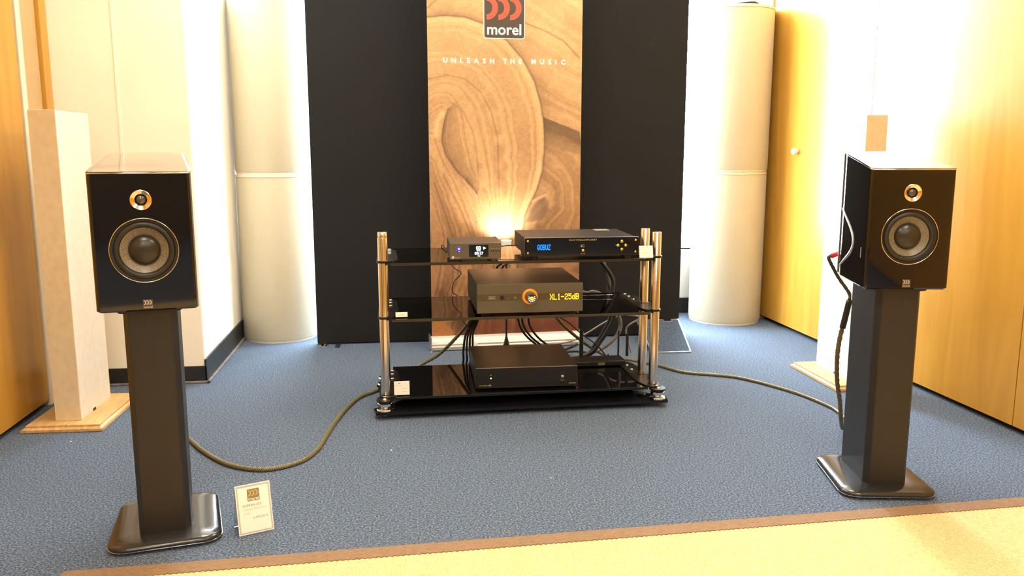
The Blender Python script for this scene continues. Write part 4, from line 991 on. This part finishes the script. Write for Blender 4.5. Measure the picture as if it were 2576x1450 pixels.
cable('speaker_cable', right_pts+vert_pts[:5], 0.0070, 'braid', 'olive twisted speaker cable running to the stand by the wood wall', 'cable', 'speaker cables', braid=True)
cable('speaker_lead', vert_pts[5:]+[(pend[0]-0.050, pend[1]+0.021, pend[2]-0.020), (pend[0]-0.040, pend[1]+0.019, pend[2]-0.012)], 0.0052, 'braid_dark', 'dark twisted lead curving up to the speaker by the wood wall', 'cable', braid=True)
sp_ = [Vector(p) for p in vert_pts]
tag(link('cable_sleeve', tube_mesh('cable_sleeve', smooth_path([sp_[3].lerp(sp_[4], 0.5), sp_[4], sp_[5]], 6), 0.0098, 14), 'rubber'), 'black cable splitter sleeve on the cable behind the right stand', 'cable sleeve')
# red banana plug
pp = Vector(pend); tag(link('banana_plug', tube_mesh('banana_plug', [pp+Vector((-0.044, 0.020, -0.014)), pp+Vector((-0.014, 0.010, -0.001)), pp], 0.0078, 14), 'red_plastic'), 'red plug on the rear of the speaker by the wood wall', 'plug')
# loose wiring behind the rack
YB = 3.74
def A(l_, y=YB): return [tuple(aty(a, b_, y)) for a, b_ in l_]
grp = 'loose wiring behind the rack'
for k, (dx, r_) in enumerate(((0, 0.0055), (6, 0.005), (12, 0.0055), (18, 0.0045))):
    cable('power_lead', [(0.30+k*0.012, 3.64, 0.44)]+A([(1188+dx*0.9, 800), (1172+dx, 840), (1166+dx*1.3, 880), (1166+dx*1.5, 905)], 3.75)+[(0.255+k*0.02, 3.80+k*0.03, 0.006), (0.36+k*0.04, 3.95+k*0.02, 0.006)], r_, 'cable_black', 'black lead hanging behind the power unit from the amplifier', 'cable', grp)
for k, dx in enumerate((0, 10, 26)):
    cable('interconnect_cable', [(0.47+k*0.03, 3.66, 0.43)]+A([(1303+dx, 800), (1310+dx, 826), (1328+dx, 850), (1352+dx, 870)], 3.72)+[(0.62+k*0.02, 3.70, 0.10), (0.60, 3.66, 0.11)], 0.0048, 'cable_black', 'black cable curving down behind the middle of the power unit', 'cable', grp)
cable('power_lead', [(0.75, 3.54, 0.645), (0.76, 3.69, 0.635)]+A([(1535, 690), (1540, 740), (1546, 790), (1532, 825), (1510, 860), (1482, 892)], 3.76)+[(0.72, 3.80, 0.03), (0.62, 3.85, 0.008)], 0.0105, 'cable_black', 'thick black lead dropping from the top shelf behind the rack', 'cable', grp)
cable('power_lead', [(0.80, 3.54, 0.64), (0.80, 3.70, 0.625)]+A([(1526, 690), (1530, 740), (1535, 795), (1520, 830), (1496, 868), (1474, 893)], 3.81)+[(0.70, 3.88, 0.02), (0.60, 3.93, 0.009)], 0.008, 'cable_black', 'thick black lead dropping from the top shelf behind the rack', 'cable', grp)
cable('network_cable', [(0.64, 3.64, 0.45)]+A([(1470, 735), (1490, 733), (1512, 740)], 3.74)+A([(1545, 770), (1561, 805), (1560, 832), (1545, 855), (1515, 878), (1480, 890)], 3.80)+[(0.72, 3.88, 0.007), (0.60, 3.92, 0.007)], 0.0062, 'cable_grey', 'grey network cable looping behind the rack', 'cable', grp)
cable('network_cable', [(0.86, 3.54, 0.63), (0.875, 3.70, 0.615), (0.90, 3.78, 0.52)]+A([(1555, 795), (1556, 830), (1540, 856), (1505, 882), (1470, 893)], 3.83)+[(0.66, 3.95, 0.007), (0.56, 3.99, 0.007)], 0.0055, 'cable_grey', 'grey network cable looping behind the rack', 'cable', grp)
cable('signal_cable', [(0.62, 3.63, 0.11), (0.63, 3.76, 0.12)]+A([(1440, 858), (1478, 838), (1515, 815), (1548, 798), (1575, 792), (1610, 800)], 3.86)+[(1.06, 3.95, 0.15), (1.10, 4.0, 0.02)], 0.0045, 'cable_lilac', 'pale grey cable arching behind the right rear post of the rack', 'cable')
cable('signal_cable', A([(1400, 795), (1430, 812), (1460, 838), (1500, 868), (1520, 890), (1532, 910)], 3.70)+[(0.90, 3.66, 0.10)], 0.003, 'cable_black', 'thin dark wire slanting down to the router', 'cable')
cable('signal_cable', [(0.17, 3.52, 0.600), (0.165, 3.655, 0.604), (0.16, 3.70, 0.59)]+A([(1140, 672), (1160, 687), (1142, 710), (1138, 735), (1153, 748), (1138, 770), (1150, 790), (1172, 818), (1190, 845)], 3.71)+[(0.30, 3.80, 0.03), (0.36, 3.86, 0.006)], 0.0022, 'cable_black', 'thin kinked black wire hanging from the disc player', 'cable')
cable('signal_cable', [(0.345, 3.41, 0.615), (0.40, 3.44, 0.625), (0.47, 3.46, 0.628), (0.50, 3.55, 0.64)], 0.0022, 'cable_black', 'thin black wire between the disc player and the streamer', 'cable')
for k, (a, b_) in enumerate(((1190, 1.0), (1240, 1.2))):
    pass
cable('interconnect_cable', [(0.33, 3.41, 0.635), (0.36, 3.64, 0.632)]+A([(1263, 655), (1252, 670), (1244, 684)], 3.71)+[(0.35, 3.64, 0.47)], 0.005, 'cable_black', 'short black lead crossing from disc player to amplifier', 'cable', 'leads between the disc player and amplifier')
cable('interconnect_cable', [(0.35, 3.41, 0.650), (0.39, 3.64, 0.635)]+A([(1277, 655), (1266, 670), (1258, 684)], 3.71)+[(0.38, 3.64, 0.47)], 0.0045, 'cable_black', 'short black lead crossing from disc player to amplifier', 'cable', 'leads between the disc player and amplifier')
for k, pts in enumerate(([(1412, 884), (1440, 872), (1466, 858)], [(1420, 886), (1445, 884), (1472, 886)], [(1425, 893), (1448, 898), (1474, 888)], [(1430, 899), (1450, 905), (1476, 908)])):
    cable('floor_lead', [tuple(fl(a, b_, 0.006)) for a, b_ in pts], 0.0055, 'cable_black', 'black lead lying on the carpet behind the power unit', 'cable', grp)
# white round plug adaptor behind the power unit
t = thing('plug_adaptor', 'small round white plug adaptor on the carpet by the banner base', 'plug adaptor', tuple(fl(1191, 882)))
obj('body', lathe([(0, 0), (0.020, 0.0), (0.022, 0.006), (0.022, 0.034), (0.017, 0.041), (0, 0.042)], 28), 'lamp_white', t, 40)
obj('earth_ring', lathe([(0.0165, 0.0412), (0.0165, 0.0428), (0.0150, 0.0428), (0.0150, 0.0412)], 24, caps=False), 'silver_print', t)
# paper scraps on the carpet
for k, (a, b_) in enumerate(((1086, 887), (985, 1135), (1386, 1206), (178, 1113))):
    p = fl(a, b_); s_ = 0.008 if k == 0 else 0.0035
    sb_m = bmesh.new(); q = [sb_m.verts.new((random.uniform(0.6, 1)*s_*math.cos(i*1.05), random.uniform(0.6, 1)*s_*math.sin(i*1.05), 0.001+random.random()*0.003)) for i in range(6)]
    cvt = sb_m.verts.new((0, 0, 0.005)); [sb_m.faces.new((q[i], q[(i+1) % 6], cvt)) for i in range(6)]; sb_m.faces.new(q[::-1])
    o = obj('paper_scrap', sb_m, 'paper', None, loc=tuple(p)); tag(o, ['crumpled white scrap on the carpet by the banner base', 'tiny white scrap on the carpet before the rack', 'tiny white scrap on the open carpet near the rug', 'tiny white scrap on the carpet below the oak plinth'][k], 'scrap')
